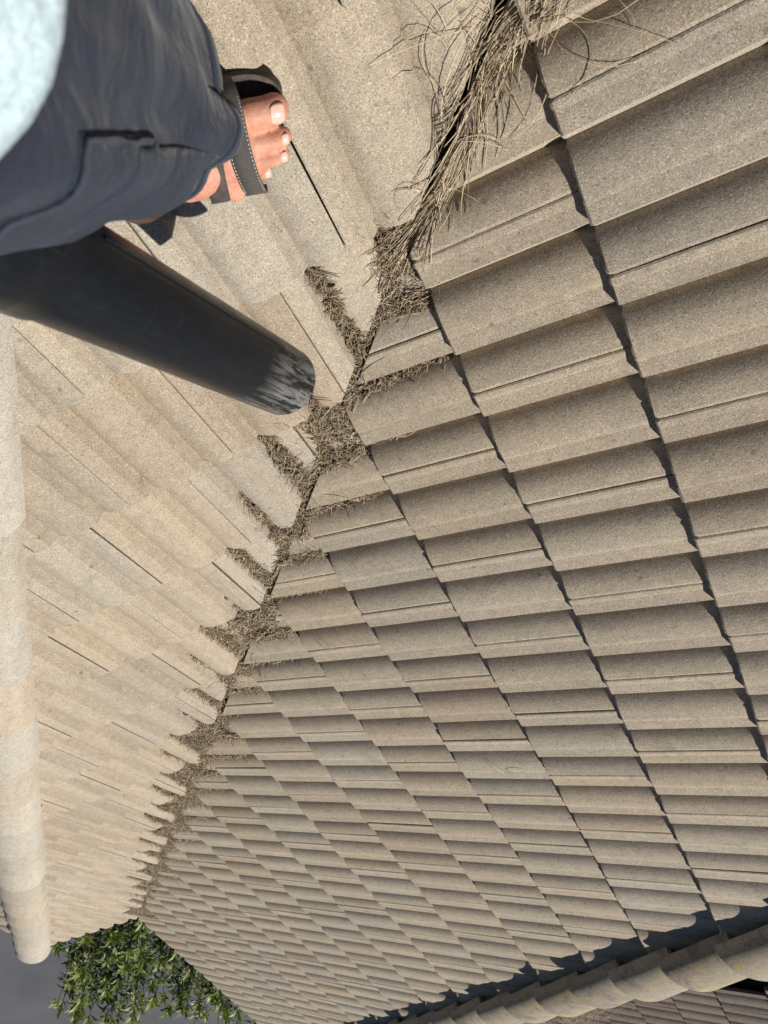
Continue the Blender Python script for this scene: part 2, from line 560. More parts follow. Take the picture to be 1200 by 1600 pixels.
def hip(start, direction, n, pitch, mat, hw, hh, label, lift, s0, mortar_w, endcap=True):
    d = direction.normalized()
    right = d.cross(Vector((0, 0, 1))).normalized()
    nn = right.cross(d).normalized()
    # mortar bedding: jagged strip
    V, Fc = [], []
    L = n * pitch + 0.2
    K = int(L / 0.05)
    for k in range(K + 1):
        s = s0 + L * k / K
        for w, z in ((-mortar_w, -0.075), (-mortar_w * 0.9, -0.012), (0, 0.05), (mortar_w * 0.9, -0.012), (mortar_w, -0.075)):
            jx = random.uniform(-.010, .006)
            V.append(start + d * s + right * (w + (jx if w > 0 else -jx)) + nn * (z + random.uniform(-.01, .006)))
    for k in range(K):
        for j in range(4):
            a = k * 5 + j
            Fc.append((a, a + 1, a + 6, a + 5))
    o = part('hip', V, Fc, M['mortar'])
    tag(o, label)
    meshes = [cap_mesh('hip_cap', mat, pitch + 0.06, hw, hh, 0.018, k) for k in range(3)]
    for k in range(n):
        c = bpy.data.objects.new('hip_cap', meshes[k % 3])
        mm = Matrix((right, d, nn)).transposed().to_4x4()
        mm.translation = start + d * (s0 + k * pitch) + nn * (lift + random.uniform(-.004, .004)) + right * random.uniform(-.006, .006)
        mm = mm @ Matrix.Rotation(random.uniform(-.02, .02), 4, 'Z') @ Matrix.Rotation(random.uniform(-.03, .03), 4, 'Y')
        link(c, o)
        c.matrix_world = mm
    return o, (right, d, nn)

hip1, fr1 = hip(Vector((XH1, 0, 0)), HV, 24, 0.385, M['cap'], 0.150, 0.095, 'pale rounded hip caps along the left edge', 0.012, -0.06, 0.115)
D2 = Vector((-1, -H2K, TR)).normalized()
hip2, fr2 = hip(Vector((0, YH2, 0)), D2, 27, 0.315, M['cap_old'], 0.138, 0.052, 'weathered hip caps with yellow lichen beyond the tiles', 0.040, -0.05, 0.10)
# closed rounded end of the near hip
rt, dd, nn_ = fr1
V, Fc = [], []
N = 16
for j, (k, y) in enumerate(((1.0, 0.0), (0.97, -0.03), (0.8, -0.06), (0.45, -0.078), (0.0, -0.085))):
    for i in range(N + 1):
        a = math.pi * i / N
        V.append(Vector((XH1, 0, 0)) + dd * (-0.055 + y) + rt * (-0.149 * k * math.cos(a)) + nn_ * (0.012 + 0.093 * k * max(math.sin(a), 0) ** 0.85 - 0.028 * (1 - math.sin(a))))
for j in range(4):
    for i in range(N):
        a = j * (N + 1) + i
        Fc.append((a, a + 1, a + N + 2, a + N + 1))
o = mesh_obj('end_cap', V, Fc, M['cap'], None, 60); o.parent = hip1

# ------------------------------------------------------------------ eaves, gutter, walls
def gutter(a, b, outward, name='gutter'):
    a, b, w = Vector(a), Vector(b), Vector(outward)
    prof_ = [(0.0, 0.0), (0.0, -0.09), (0.02, -0.11), (0.085, -0.11), (0.115, -0.09), (0.116, 0.008), (0.126, 0.010), (0.126, 0.0), (0.122, -0.004), (0.113, -0.095), (0.088, -0.118), (0.015, -0.118), (-0.008, -0.095), (-0.008, 0.0)]
    V = [a + w * x + Vector((0, 0, z)) for x, z in prof_] + [b + w * x + Vector((0, 0, z)) for x, z in prof_]
    n = len(prof_)
    Fc = [(i, (i + 1) % n, (i + 1) % n + n, i + n) for i in range(n)]
    return part(name, V, Fc, M['white'])
gutter((-0.065, 0.06, -0.03), (-0.065, YH2 + 0.0, -0.03), (1, 0, 0))
gutter((0.06, -0.075, -0.03), (XH1 - 0.03, -0.075, -0.03), (0, 1, 0))
gutter((XH1 - 0.075, -0.02, -0.03), (XH1 - 0.075, -9, -0.03), (1, 0, 0))

def box(name, lo, hi, mat, parent=None):
    x0, y0, z0 = lo; x1, y1, z1 = hi
    V = [(x0, y0, z0), (x1, y0, z0), (x1, y1, z0), (x0, y1, z0), (x0, y0, z1), (x1, y0, z1), (x1, y1, z1), (x0, y1, z1)]
    Fc = [(0, 3, 2, 1), (4, 5, 6, 7), (0, 1, 5, 4), (1, 2, 6, 5), (2, 3, 7, 6), (3, 0, 4, 7)]
    return mesh_obj(name, V, Fc, mat, parent)
def hbox(name, lo, hi, mat):
    o = box(name, lo, hi, mat); reparent(o, house); return o
hbox('fascia', (-0.09, -0.08, -0.22), (-0.072, YH2 - 0.09, -0.035), M['white'])
hbox('fascia', (-0.07, -0.10, -0.22), (XH1 - 0.1, -0.082, -0.035), M['white'])
hbox('fascia', (XH1 - 0.1, -9, -0.22), (XH1 - 0.08, -0.085, -0.035), M['white'])
fp = [(XH1 - 0.55, -9.0), (XH1 - 0.55, -0.5), (-0.5, -0.5), (-0.5, YH2 - 0.55), (-8.5, YH2 - 0.55), (-8.5, -9.0)]
V = [(x, y, GROUND_Z) for x, y in fp] + [(x, y, -0.20) for x, y in fp]
Fc = [(i, (i + 1) % 6, (i + 1) % 6 + 6, i + 6) for i in range(6)] + [(6, 7, 8, 9, 10, 11)]
part('wall', V, Fc, M['plaster'])

# ------------------------------------------------------------------ far roof
far = empty('house', (-5.0, 5.0, GROUND_Z))
tag(far, 'brown tiled roof beyond the weathered hip caps', 'house')
bpy.context.view_layer.update()
def s5box(poly):
    n = len(poly)
    V = [S5.at(r, v, -0.05) for r, v in poly] + [S5.at(r, v, -0.075) for r, v in poly]
    Fc = [tuple(range(n)), tuple(range(2 * n - 1, n - 1, -1))] + [(i, i + n, (i + 1) % n + n, (i + 1) % n) for i in range(n)]
    return V, Fc
V, Fc = s5box([(1.2, 0.0), (8.0, 0.0), (8.0, 5.2), (1.2, 5.2)])
fs = mesh_obj('roof_slope', V, Fc, M['underlay']); reparent(fs, far)
def all_in(cs): return 2
butts5 = [-0.03] + [0.33 * k for k in range(1, 14)]
n5 = tile_field(S5, butts5, lambda i: [1.35 + (i % 2) * ROLL + 2 * k * ROLL for k in range(0, 9)], [], all_in, None, fs, TMB)
jb = ([], [])
tile_field(S5, butts5, lambda i: [1.35 + (i % 2) * ROLL + 2 * k * ROLL for k in range(9, 22)], [], all_in, None, None, TMB[:1], joined=jb)
o = mesh_obj('tile_field', jb[0], jb[1], M['tile_brown'], None, 8.5); reparent(o, fs); tag(o, 'brown tiles at the far end of the slope', kind='stuff')
for c in list(fs.children): c.matrix_parent_inverse = Matrix()
o = box('wall', (-8.5, 2.3, GROUND_Z), (-2.9, 7.8, -0.1), M['plaster']); reparent(o, far)

# fix parent transforms: every slope part has an identity basis and its parent inverse undoes the house offset
bpy.context.view_layer.update()

# ------------------------------------------------------------------ ground
g = mesh_obj('ground', [(-120, -120, GROUND_Z), (120, -120, GROUND_Z), (120, 120, GROUND_Z), (-120, 120, GROUND_Z)], [(0, 1, 2, 3)], M['paving'])
tag(g, kind='structure')
bedpoly = [(-0.5, -0.5), (2.0, -0.5), (2.3, 0.6), (2.4, 2.2), (2.1, 3.2), (1.2, 3.6), (-0.5, 3.8)]
V = [(x, y, GROUND_Z + 0.02) for x, y in bedpoly] + [(x, y, GROUND_Z - 0.02) for x, y in bedpoly]
n = len(bedpoly)
pb = mesh_obj('planting_bed', V, [tuple(range(n))] + [(i, i + n, (i + 1) % n + n, (i + 1) % n) for i in range(n)], M['soil'])
tag(pb, kind='structure')
#@@REST@@
# ------------------------------------------------------------------ debris in the valley
buttsRa, buttsLa = np.array(buttsR), np.array(buttsL)
def prof_np(u):
    u = np.mod(u, 1.0)
    out = np.where(u < UP, PH * (1 - (1 - np.clip(u / UP, 0, 1)) ** PE),
                   np.where(u < US, PH * (1 - (1 - PS) * np.clip((u - UP) / (US - UP), 0, 1)), PH * PS * (1 - (u - US) / (1 - US))))
    return out
def surf_R(x, y):
    v = -x / cR
    i = np.clip(np.searchsorted(buttsRa, v, side='right') - 1, 0, len(buttsRa) - 1)
    hh = prof_np((y - OFF_R) / ROLL) - STEP * (v - buttsRa[i]) / GN
    return -x * TR + hh / cR
def surf_L(x, y):
    v = -y / cL
    i = np.clip(np.searchsorted(buttsLa, v, side='right') - 1, 0, len(buttsLa) - 1)
    hh = prof_np(-x / ROLL - 25.74 + JU) - STEP * (v - buttsLa[i]) / GN
    return -y * TL + hh / cL
def vcoord(s, w):
    P = np.asarray(HV)[None, :] * s[:, None] + np.asarray(LAT)[None, :] * w[:, None]
    return P
ks_ = np.arange(0, 10.2, 0.06)
lv_ = 0.0125 + 0.007 * np.clip((4.6 - ks_) / 1.2, 0, 1) + 0.013 * np.array([noise.noise((k * 2.6, 3.3, 0)) for k in ks_]) + 0.012 * np.array([noise.noise((k * 7.0, 9.1, 2)) for k in ks_])
def level(s): return np.interp(s, ks_, lv_) - 0.07 * np.clip((s - 6.20) / 0.3, 0, 1)
def fillz(s, w):
    zc = np.asarray(HV)[2] * s
    return zc + level(s) + 0.155 * np.abs(w)
def roof_z(P, w):
    zR, zL = surf_R(P[:, 0], P[:, 1]), surf_L(P[:, 0], P[:, 1])
    z = np.where(w < -GAP, zR, np.where(w > GAP, zL, np.minimum(zR, zL) - 0.03))
    return z

# matted bed under the loose needles
NS, NW = 1150, 61
sg, wg = np.meshgrid(np.linspace(0.02, 7.4, NS), np.linspace(-0.24, 0.24, NW), indexing='ij')
sf_, wf_ = sg.ravel(), wg.ravel()
Pg = vcoord(sf_, wf_)
zf_ = fillz(sf_, wf_) - 0.006 + rng.normal(0, 0.0022, len(sf_))
zr_ = roof_z(Pg, wf_)
Vb = np.c_[Pg[:, 0], Pg[:, 1], zf_]
idx = np.arange(NS * NW).reshape(NS, NW)
quads = np.c_[idx[:-1, :-1].ravel(), idx[1:, :-1].ravel(), idx[1:, 1:].ravel(), idx[:-1, 1:].ravel()]
okv = (zf_ > zr_ - 0.004) & (np.abs(wf_) < 0.17)
quads = quads[okv[quads].any(axis=1)]
# a low skirt so that the bed is a solid pad rather than a sheet
used = np.unique(quads); remap = -np.ones(len(Vb), int); remap[used] = np.arange(len(used))
Vt = Vb[used]; q = remap[quads]
Vall = np.r_[Vt, Vt - np.array([0, 0, 0.02])]
bedo = fast_mesh('leaf_litter', Vall, np.r_[q, q[:, ::-1] + len(Vt)], M['bed'])
tag(bedo, 'matted brown litter packed along the roof valley', 'litter', kind='stuff')

def needle_field(name, C, D, L, wd, bend, tint, mat, segs=2):
    """C centres, D unit directions, L lengths, wd widths, bend (n,3) sideways bow"""
    n = len(C)
    ts = np.linspace(-0.5, 0.5, segs + 1)
    up = np.tile(np.array([0, 0, 1.0]), (n, 1))
    side = np.cross(D, up); side /= (np.linalg.norm(side, axis=1)[:, None] + 1e-9)
    nn = np.cross(side, D)
    V = np.zeros((n, segs + 1, 3, 3))
    for k, tt in enumerate(ts):
        c = C + D * (L * tt)[:, None] + bend * (0.25 - tt * tt) * 4.0
        tp = wd * (1.0 if 0 < k < segs else 0.55)
        for j in range(3):
            a = 2 * math.pi * j / 3 + 0.5
            V[:, k, j] = c + side * (math.cos(a) * tp * 0.5)[:, None] + nn * (math.sin(a) * tp * 0.5)[:, None]
    base = (np.arange(n) * (segs + 1) * 3)[:, None]
    F = []
    for k in range(segs):
        for j in range(3):
            j2 = (j + 1) % 3
            F.append(np.c_[base + k * 3 + j, base + k * 3 + j2, base + (k + 1) * 3 + j2, base + (k + 1) * 3 + j])
    F = np.stack(F, 1).reshape(-1, 4)
    o = fast_mesh(name, V.reshape(-1, 3), F, mat)
    at = o.data.attributes.new('tint', 'FLOAT', 'POINT')
    at.data.foreach_set('value', np.repeat(tint, (segs + 1) * 3).astype(np.float32))
    return o

NN = 150000
s = 7.0 * rng.random(NN) ** 0.9
w = rng.uniform(-0.17, 0.17, NN)
P = vcoord(s, w)
zf, zr = fillz(s, w), roof_z(P, w)
depth = zf - zr
keep = depth > rng.uniform(-0.003, 0.006, NN)
s, w, P, zf, zr, depth = (a[keep] for a in (s, w, P, zf, zr, depth))
n = len(s)
if n > 62000:
    sel = rng.permutation(n)[:62000]
    s, w, P, zf, zr, depth = (a[sel] for a in (s, w, P, zf, zr, depth)); n = 62000
C = np.c_[P[:, 0], P[:, 1], np.maximum(zf, zr + 0.001) + rng.uniform(-0.004, 0.006, n)]
ang = rng.uniform(0, 2 * math.pi, n)
el = rng.normal(0, 0.28, n)
D = np.c_[np.cos(ang) * np.cos(el), np.sin(ang) * np.cos(el), np.sin(el)]
L = rng.gamma(4.0, 0.0062, n) + 0.008
L = np.minimum(L, 0.075)
wd = rng.uniform(0.0011, 0.0026, n) * (1 + 0.20 * np.clip(6.0 - s, 0, 4))
L = L * (1 + 0.10 * np.clip(6.0 - s, 0, 4))
bend = rng.normal(0, 1, (n, 3)) * (L * 0.07)[:, None]
tint = np.clip(rng.beta(1.3, 1.5, n), 0, 1)
flake = rng.random(n) < 0.05
wd = np.where(flake, rng.uniform(0.005, 0.011, n), wd); L = np.where(flake, rng.uniform(0.012, 0.03, n), L); tint = np.where(flake, tint * 0.55, tint)
twig = rng.random(n) < 0.006
L = np.where(twig, rng.uniform(0.05, 0.10, n), L); wd = np.where(twig, 0.0035, wd); tint = np.where(twig, 0.08, tint)
o = needle_field('dry_pine_needles', C, D, L, wd, bend, tint, M['needle'])
tag(o, 'short dry needles and leaf bits lying in the roof valley and tile troughs', 'needles', kind='stuff')
print('needles', n)

# long loose needles, swept down the upper valley
def ray_dir(px, py):
    a, b = (px - 476.3) / 1069.3, (py - 745.0) / 1069.3
    return X * a + Yd * b + Zf
def on_valley(px, py, h):
    """point on the roof under a place in the view (found once, then fixed in the world)"""
    d = ray_dir(px, py)
    best = None
    for nrm in (SL.n, SR.n):
        k = (h - nrm.dot(CAM)) / nrm.dot(d)
        if best is None or k < best: best = k
    return CAM + d * best
path = [on_valley(*p, 0.018) for p in ((905, -55), (850, -20), (800, 35), (765, 95), (742, 160), (722, 225), (694, 285), (660, 345), (628, 395))]
PLEN = sum((path[i + 1] - path[i]).length for i in range(len(path) - 1))
def path_at(t):
    t = max(0.0, min(0.9999, t)) * (len(path) - 1)
    i = int(t); f = t - i
    return path[i].lerp(path[i + 1], f), (path[i + 1] - path[i]).normalized()
V, Fq, T = [], [], []
def strand(pts, wid, tint):
    b0 = len(V)
    for i, p in enumerate(pts):
        d = (pts[min(i + 1, len(pts) - 1)] - pts[max(i - 1, 0)]).normalized()
        sd_ = d.cross(Vector((0, 0, 1)))
        sd_ = sd_.normalized() if sd_.length > 1e-6 else Vector((1, 0, 0))
        up_ = sd_.cross(d)
        wv = wid * (0.5 if i in (0, len(pts) - 1) else 1.0)
        for j in range(3):
            a = 2.1 * j + 0.4
            V.append(tuple(p + (sd_ * math.cos(a) + up_ * math.sin(a)) * wv * 0.5)); T.append(tint)
    for i in range(len(pts) - 1):
        for j in range(3):
            j2 = (j + 1) % 3
            Fq.append((b0 + 3 * i + j, b0 + 3 * i + j2, b0 + 3 * i + 3 + j2, b0 + 3 * i + 3 + j))
def zmin(p):
    w_ = np.array([(p - Vector((0, 0, 0))).dot(LAT)])
    z_ = roof_z(np.array([[p.x, p.y, p.z]]), w_)[0]
    sc = p.dot(HV)
    return max(z_, 0) 
for k in range(165):
    t0 = random.random() ** 0.85 * 0.92
    c0, d0 = path_at(t0)
    spread = 0.017 * (1 - t0) + 0.005
    off = LAT * random.gauss(0, spread) + Vector((0, 0, abs(random.gauss(0, 0.008)) * (1.2 - t0)))
    Ls = random.uniform(0.06, 0.20)
    turn = random.gauss(0, 0.16 + 0.25 * (1 - t0) ** 2)
    curv = random.gauss(0, 2.0)
    npt = 8
    p = c0 + off
    pts = []
    for i in range(npt):
        f = i / (npt - 1)
        c, d = path_at(t0 + f * Ls / PLEN)
        a = turn + curv * f * Ls * 1.8
        dd_ = (Matrix.Rotation(a, 3, 'Z') @ d)
        if i: p = p + dd_ * (Ls / (npt - 1))
        tgt = c + off * (1 - 0.55 * f)
        p = p.lerp(tgt, 0.10 * (1 if abs(turn) < .5 else 0.2))
        q_ = p.copy()
        zr_1 = zmin(q_) + 0.003
        if q_.z < zr_1: q_.z = zr_1
        pts.append(q_)
    strand(pts, random.choice((0.0009, 0.0012, 0.0015, 0.0020)), random.random() ** 0.9)
# stray needles thrown out sideways near the top and down the valley
stray = [((745, 40), 0.13, 3), ((700, 60), 0.10, 4), ((690, 130), 0.10, 3), ((870, 20), 0.16, 12), ((830, 50), 0.14, 9), ((720, 180), 0.10, 4), ((690, 230), 0.09, 4),
         ((660, 300), 0.08, 4), ((700, 300), 0.07, 5), ((640, 390), 0.06, 4), ((560, 600), 0.07, 4), ((520, 690), 0.07, 6), ((540, 730), 0.09, 4), ((490, 770), 0.06, 5),
         ((420, 950), 0.07, 6), ((410, 1000), 0.10, 6), ((390, 1040), 0.08, 4), ((350, 1090), 0.09, 6), ((320, 1140), 0.08, 5), ((300, 1220), 0.08, 5), ((250, 1330), 0.07, 4), ((812, 1215), 0.09, 2), ((470, 665), 0.06, 3), ((480, 1000), 0.07, 2)]
for (px, py), Ls, cnt in stray:
    for k in range(cnt):
        p = on_valley(px + random.gauss(0, 10), py + random.gauss(0, 10), 0.035)
        a0 = random.uniform(0, 6.28); cv = random.gauss(0, 5)
        l_ = Ls * random.uniform(0.6, 1.3)
        lift = random.uniform(0.0, 0.02)
        pts = []
        for i in range(8):
            f = i / 7
            a = a0 + cv * f * l_ * 2
            if i: p = p + Vector((math.cos(a), math.sin(a), 0)) * l_ / 7
            z_ = zmin(p) + 0.002 + lift * math.sin(f * 3.1)
            pts.append(Vector((p.x, p.y, z_)))
        strand(pts, random.uniform(0.0011, 0.0019), random.uniform(0.25, 1.0))
o = fast_mesh('long_pine_needles', np.array(V), np.array(Fq), M['longneedle'])
at = o.data.attributes.new('tint', 'FLOAT', 'POINT'); at.data.foreach_set('value', np.array(T, np.float32))
tag(o, 'bundle of long dry pine needles swept down the upper valley', 'needles', kind='stuff')

# a small pile of litter where the far roof meets the hip
V, Fq, T = [], [], []
fc = CAM + ray_dir(905, 1580) * 5.55
for k in range(420):
    p = fc + Vector((random.gauss(0, 0.16), random.gauss(0, 0.10), random.gauss(0, 0.03) - 0.02))
    a = random.uniform(0, 6.28); l_ = random.uniform(0.06, 0.2)
    d = Vector((math.cos(a), math.sin(a), random.gauss(0, 0.25)))
    strand([p - d * l_ * 0.5, p + Vector((0, 0, 0.01)), p + d * l_ * 0.5], 0.003, random.uniform(0.2, 0.9))
o = fast_mesh('leaf_litter', np.array(V), np.array(Fq), M['longneedle'])
at = o.data.attributes.new('tint', 'FLOAT', 'POINT'); at.data.foreach_set('value', np.array(T, np.float32))
tag(o, 'tuft of dry litter behind the weathered hip', 'litter', kind='stuff')

# ------------------------------------------------------------------ shrubs below the eaves
def leaf_mat(name, a, b):
    t = NT(name)
    attr = t.n('ShaderNodeAttribute', attribute_name='tint')
    col = t.ramp(attr.outputs['Fac'], [(0.0, a), (1.0, b)])
    t.bsdf.inputs['Specular IOR Level'].default_value = 0.5
    tr = t.n('ShaderNodeBsdfTranslucent'); t.l(t.mix(1.0, col, (1.3, 1.5, 0.6), 'MULTIPLY'), tr.inputs[0])
    mx = t.n('ShaderNodeMixShader'); mx.inputs[0].default_value = 0.18
    t.out(col, 0.5)
    outn = t.t.nodes['Material Output']
    t.l(t.bsdf.outputs[0], mx.inputs[1]); t.l(tr.outputs[0], mx.inputs[2]); t.l(mx.outputs[0], outn.inputs[0])
    return t.mat
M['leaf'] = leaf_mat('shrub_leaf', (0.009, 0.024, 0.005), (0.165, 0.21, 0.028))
t = NT('bark'); M['bark'] = t.out(t.ramp(t.noise(40, 5), [(0.3, (0.05, 0.035, 0.022)), (0.7, (0.14, 0.10, 0.07))]), 0.9)

def shrub(base, top, rx, ry, nshoot, label, seed):
    rg = np.random.default_rng(seed)
    root = empty('shrub', (base[0], base[1], GROUND_Z))
    tag(root, label, 'shrub', 'shrubs below the eaves')
    LV, LF, LT = [], [], []
    TV, TF = [], []
    def tube(p0, p1, r0, r1):
        d = (p1 - p0).normalized(); a = d.cross(Vector((0.3, 0.9, 0.1))).normalized(); b = d.cross(a)
        i0 = len(TV)
        for p, r in ((p0, r0), (p1, r1)):
            for k in range(5):
                an = 2 * math.pi * k / 5
                TV.append(tuple(p + a * math.cos(an) * r + b * math.sin(an) * r))
        for k in range(5):
            TF.append((i0 + k, i0 + (k + 1) % 5, i0 + 5 + (k + 1) % 5, i0 + 5 + k))
    H = top - GROUND_Z
    for k in range(nshoot):
        a = rg.uniform(0, 6.283); rr = math.sqrt(rg.random())
        ex, ey = rr * rx * math.cos(a), rr * ry * math.sin(a)
        lo = 0.88 + 0.12 * (1 - rr ** 2.5)
        htop = H * (lo * rg.uniform(0.86, 1.02))
        p0 = Vector((ex * 0.15, ey * 0.15, 0.0)); p1 = Vector((ex * 0.7, ey * 0.7, htop * 0.5)); p2 = Vector((ex, ey, htop))
        tube(p0, p1, 0.018, 0.011); tube(p1, p2, 0.011, 0.003)
        ros = int(rg.integers(5, 8)); tone = rg.normal(0.0, 0.12)
        for q_ in range(ros):
            f = 1 - 0.44 * (q_ / ros) - rg.uniform(0, 0.03)
            c0 = p1.lerp(p2, f * 2 - 1)
            if q_: c0 = c0 + Vector((rg.normal(0, 0.05), rg.normal(0, 0.05), rg.normal(0, 0.02)))
            nl = int(rg.integers(13, 19))
            a0 = rg.uniform(0, 6.283)
            for j in range(nl):
                az = a0 + 2.4 * j + rg.normal(0, 0.2)
                el = rg.normal(0.75 if q_ == 0 else 0.30, 0.28)
                d = Vector((math.cos(az) * math.cos(el), math.sin(az) * math.cos(el), math.sin(el)))
                c = c0 + Vector((0, 0, -0.06 * (j / nl))) + d * 0.004
                sd_ = d.cross(Vector((0, 0, 1))).normalized()
                sd_ = (sd_ + Vector(rg.normal(0, 0.3, 3))).normalized()
                nr_ = sd_.cross(d)
                ln = rg.uniform(0.09, 0.175); wdt = ln * rg.uniform(0.085, 0.125)
                i0 = len(LV)
                tip = c + d * ln - Vector((0, 0, ln * 0.22))
                mid = c + d * ln * 0.5
                for v in (c, mid + sd_ * wdt + nr_ * 0.004, tip, mid - sd_ * wdt + nr_ * 0.004, mid):
                    LV.append(tuple(v))
                LF += [(i0, i0 + 1, i0 + 4, i0), (i0 + 1, i0 + 2, i0 + 4, i0 + 1), (i0 + 2, i0 + 3, i0 + 4, i0 + 2), (i0 + 3, i0, i0 + 4, i0 + 3)]
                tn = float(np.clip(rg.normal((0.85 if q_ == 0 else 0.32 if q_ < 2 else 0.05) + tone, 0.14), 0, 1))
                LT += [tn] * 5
    LF = np.array(LF)[:, :3]
    o = fast_mesh('crown', np.array(LV), LF, M['leaf'], root)
    at = o.data.attributes.new('tint', 'FLOAT', 'POINT'); at.data.foreach_set('value', np.array(LT, np.float32))
    fast_mesh('trunk', np.array(TV), np.array(TF), M['bark'], root)
    return root
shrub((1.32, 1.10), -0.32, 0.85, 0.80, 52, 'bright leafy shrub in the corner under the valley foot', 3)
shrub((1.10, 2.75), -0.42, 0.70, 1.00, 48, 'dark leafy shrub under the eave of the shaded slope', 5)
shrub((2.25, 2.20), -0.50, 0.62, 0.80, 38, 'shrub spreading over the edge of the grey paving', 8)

# ------------------------------------------------------------------ person
FW = Vector((-0.878, 0.479, 0)).normalized()           # the way the person faces
RT = Vector((FW.y, -FW.x, 0))                          # the person's right
def B(d, l, h): return CAM - FW * d + RT * l - Vector((0, 0, h))

def skin_mat():
    t = NT('skin')
    n1 = t.noise(130, 4, 0.65); n2 = t.noise(38, 4, 0.6)
    c = t.ramp(n2, [(0.3, (0.42, 0.175, 0.12)), (0.7, (0.56, 0.30, 0.21))])
    c = t.mix(1.0, c, t.ramp(n1, [(0.3, 0.86), (0.7, 1.08)]), 'MULTIPLY')
    t.bsdf.inputs['Subsurface Weight'].default_value = 0.12
    t.bsdf.inputs['Subsurface Radius'].default_value = (0.01, 0.004, 0.002)
    t.bsdf.inputs['Subsurface Scale'].default_value = 0.5
    return t.out(c, 0.5, t.bump(t.noise(240, 5, 0.65), 0.5, 0.0022))
M['skin'] = skin_mat()
t = NT('nail'); M['nail'] = t.out((0.62, 0.40, 0.33), 0.25)
t = NT('hair'); M['hair'] = t.out((0.06, 0.04, 0.028), 0.6, t.bump(t.noise(200, 3), 0.6, 0.004))
t = NT('eye'); M['eye'] = t.out((0.05, 0.03, 0.02), 0.15)
def cloth_mat(name, a, b, weave, wr):
    t = NT(name)
    c = t.ramp(t.noise(9, 5, 0.6), [(0.3, a), (0.7, b)])
    wv = t.n('ShaderNodeTexWave'); wv.inputs['Scale'].default_value = weave; wv.inputs['Distortion'].default_value = 1.0
    t.l(t.pos, wv.inputs['Vector'])
    c = t.mix(1.0, c, t.ramp(t.noise(420, 2, 0.7), [(0.3, 0.70), (0.7, 1.35)]), 'MULTIPLY')
    nrm = t.bump(wv.outputs['Fac'], 0.12, 0.001)
    nrm = t.bump(t.noise(16, 4, 0.55, dist=0.8), wr, 0.02, nrm)
    t.bsdf.inputs['Sheen Weight'].default_value = 0.08
    return t.out(c, 0.85, nrm)
M['navy'] = cloth_mat('navy_cotton', (0.008, 0.012, 0.023), (0.020, 0.027, 0.044), 500, 0.55)
M['stitch'] = cloth_mat('navy_seam', (0.018, 0.023, 0.036), (0.031, 0.039, 0.058), 700, 0.2)
M['shirt'] = cloth_mat('pale_shirt', (0.40, 0.51, 0.56), (0.48, 0.58, 0.62), 500, 0.4)
t = NT('sandal_rubber'); M['rubber'] = t.out(t.ramp(t.noise(80, 4), [(0.3, (0.045, 0.038, 0.033)), (0.7, (0.085, 0.072, 0.062))]), 0.8, t.bump(t.noise(300, 2), 0.5, 0.002))
t = NT('strap'); M['strap'] = t.out(t.ramp(t.noise(500, 2), [(0.3, (0.040, 0.037, 0.034)), (0.7, (0.085, 0.08, 0.075))]), 0.8)
t = NT('thread'); M['thread'] = t.out((0.36, 0.34, 0.31), 0.8)

def capsule(bm, pts, radii, seg=12):
    """swept tube with rounded ends, radii may be (a, b) pairs"""
    rings = []
    n = len(pts)
    P_, R_ = list(pts), list(radii)
    # hemispherical ends
    d0 = (P_[0] - P_[1]).normalized(); d1 = (P_[-1] - P_[-2]).normalized()
    r0, r1 = R_[0], R_[-1]
    pre = [(P_[0] + d0 * r0 * 0.98, r0 * 0.2), (P_[0] + d0 * r0 * 0.8, r0 * 0.6), (P_[0] + d0 * r0 * 0.45, r0 * 0.89)]
    post = [(P_[-1] + d1 * r1 * 0.45, r1 * 0.89), (P_[-1] + d1 * r1 * 0.8, r1 * 0.6), (P_[-1] + d1 * r1 * 0.98, r1 * 0.2)]
    seq = pre + list(zip(P_, R_)) + post
    ref = None
    for i, (p, r) in enumerate(seq):
        a = seq[max(i - 1, 0)][0]; b = seq[min(i + 1, len(seq) - 1)][0]
        d = (b - a).normalized()
        if ref is None:
            ref = d.orthogonal().normalized()
        ref = (ref - d * ref.dot(d)).normalized()
        bi = d.cross(ref)
        rings.append([bm.verts.new(p + ref * math.cos(2 * math.pi * k / seg) * r + bi * math.sin(2 * math.pi * k / seg) * r) for k in range(seg)])
    for i in range(len(rings) - 1):
        for k in range(seg):
            bm.faces.new((rings[i][k], rings[i][(k + 1) % seg], rings[i + 1][(k + 1) % seg], rings[i + 1][k]))
    bm.faces.new(rings[0][::-1]); bm.faces.new(rings[-1])

def ellipsoid(bm, c, ax, seg=20):
    mm = Matrix.Translation(c) @ Matrix((ax[0], ax[1], ax[2])).transposed().to_4x4()
    bmesh.ops.create_uvsphere(bm, u_segments=seg, v_segments=seg // 2 + 2, radius=1.0, matrix=mm)

# ---- right foot frame
toe_px = (454, 174)
dtoe = ray_dir(*toe_px)
ktoe = (0.085 - SL.n.dot(CAM)) / SL.n.dot(dtoe)
TOE = CAM + dtoe * ktoe                                   # top front of the big toe
UPF = (SL.n * 0.8 + Vector((0, 0, 1)) * 0.2).normalized()
fwd_dir = (FW - RT * 0.10)
FX = (fwd_dir - UPF * fwd_dir.dot(UPF)).normalized()
FY = UPF.cross(FX).normalized()                           # towards the big-toe side
def FT(x, y, z): return TOE + FX * x + FY * y + UPF * (z - 0.043)
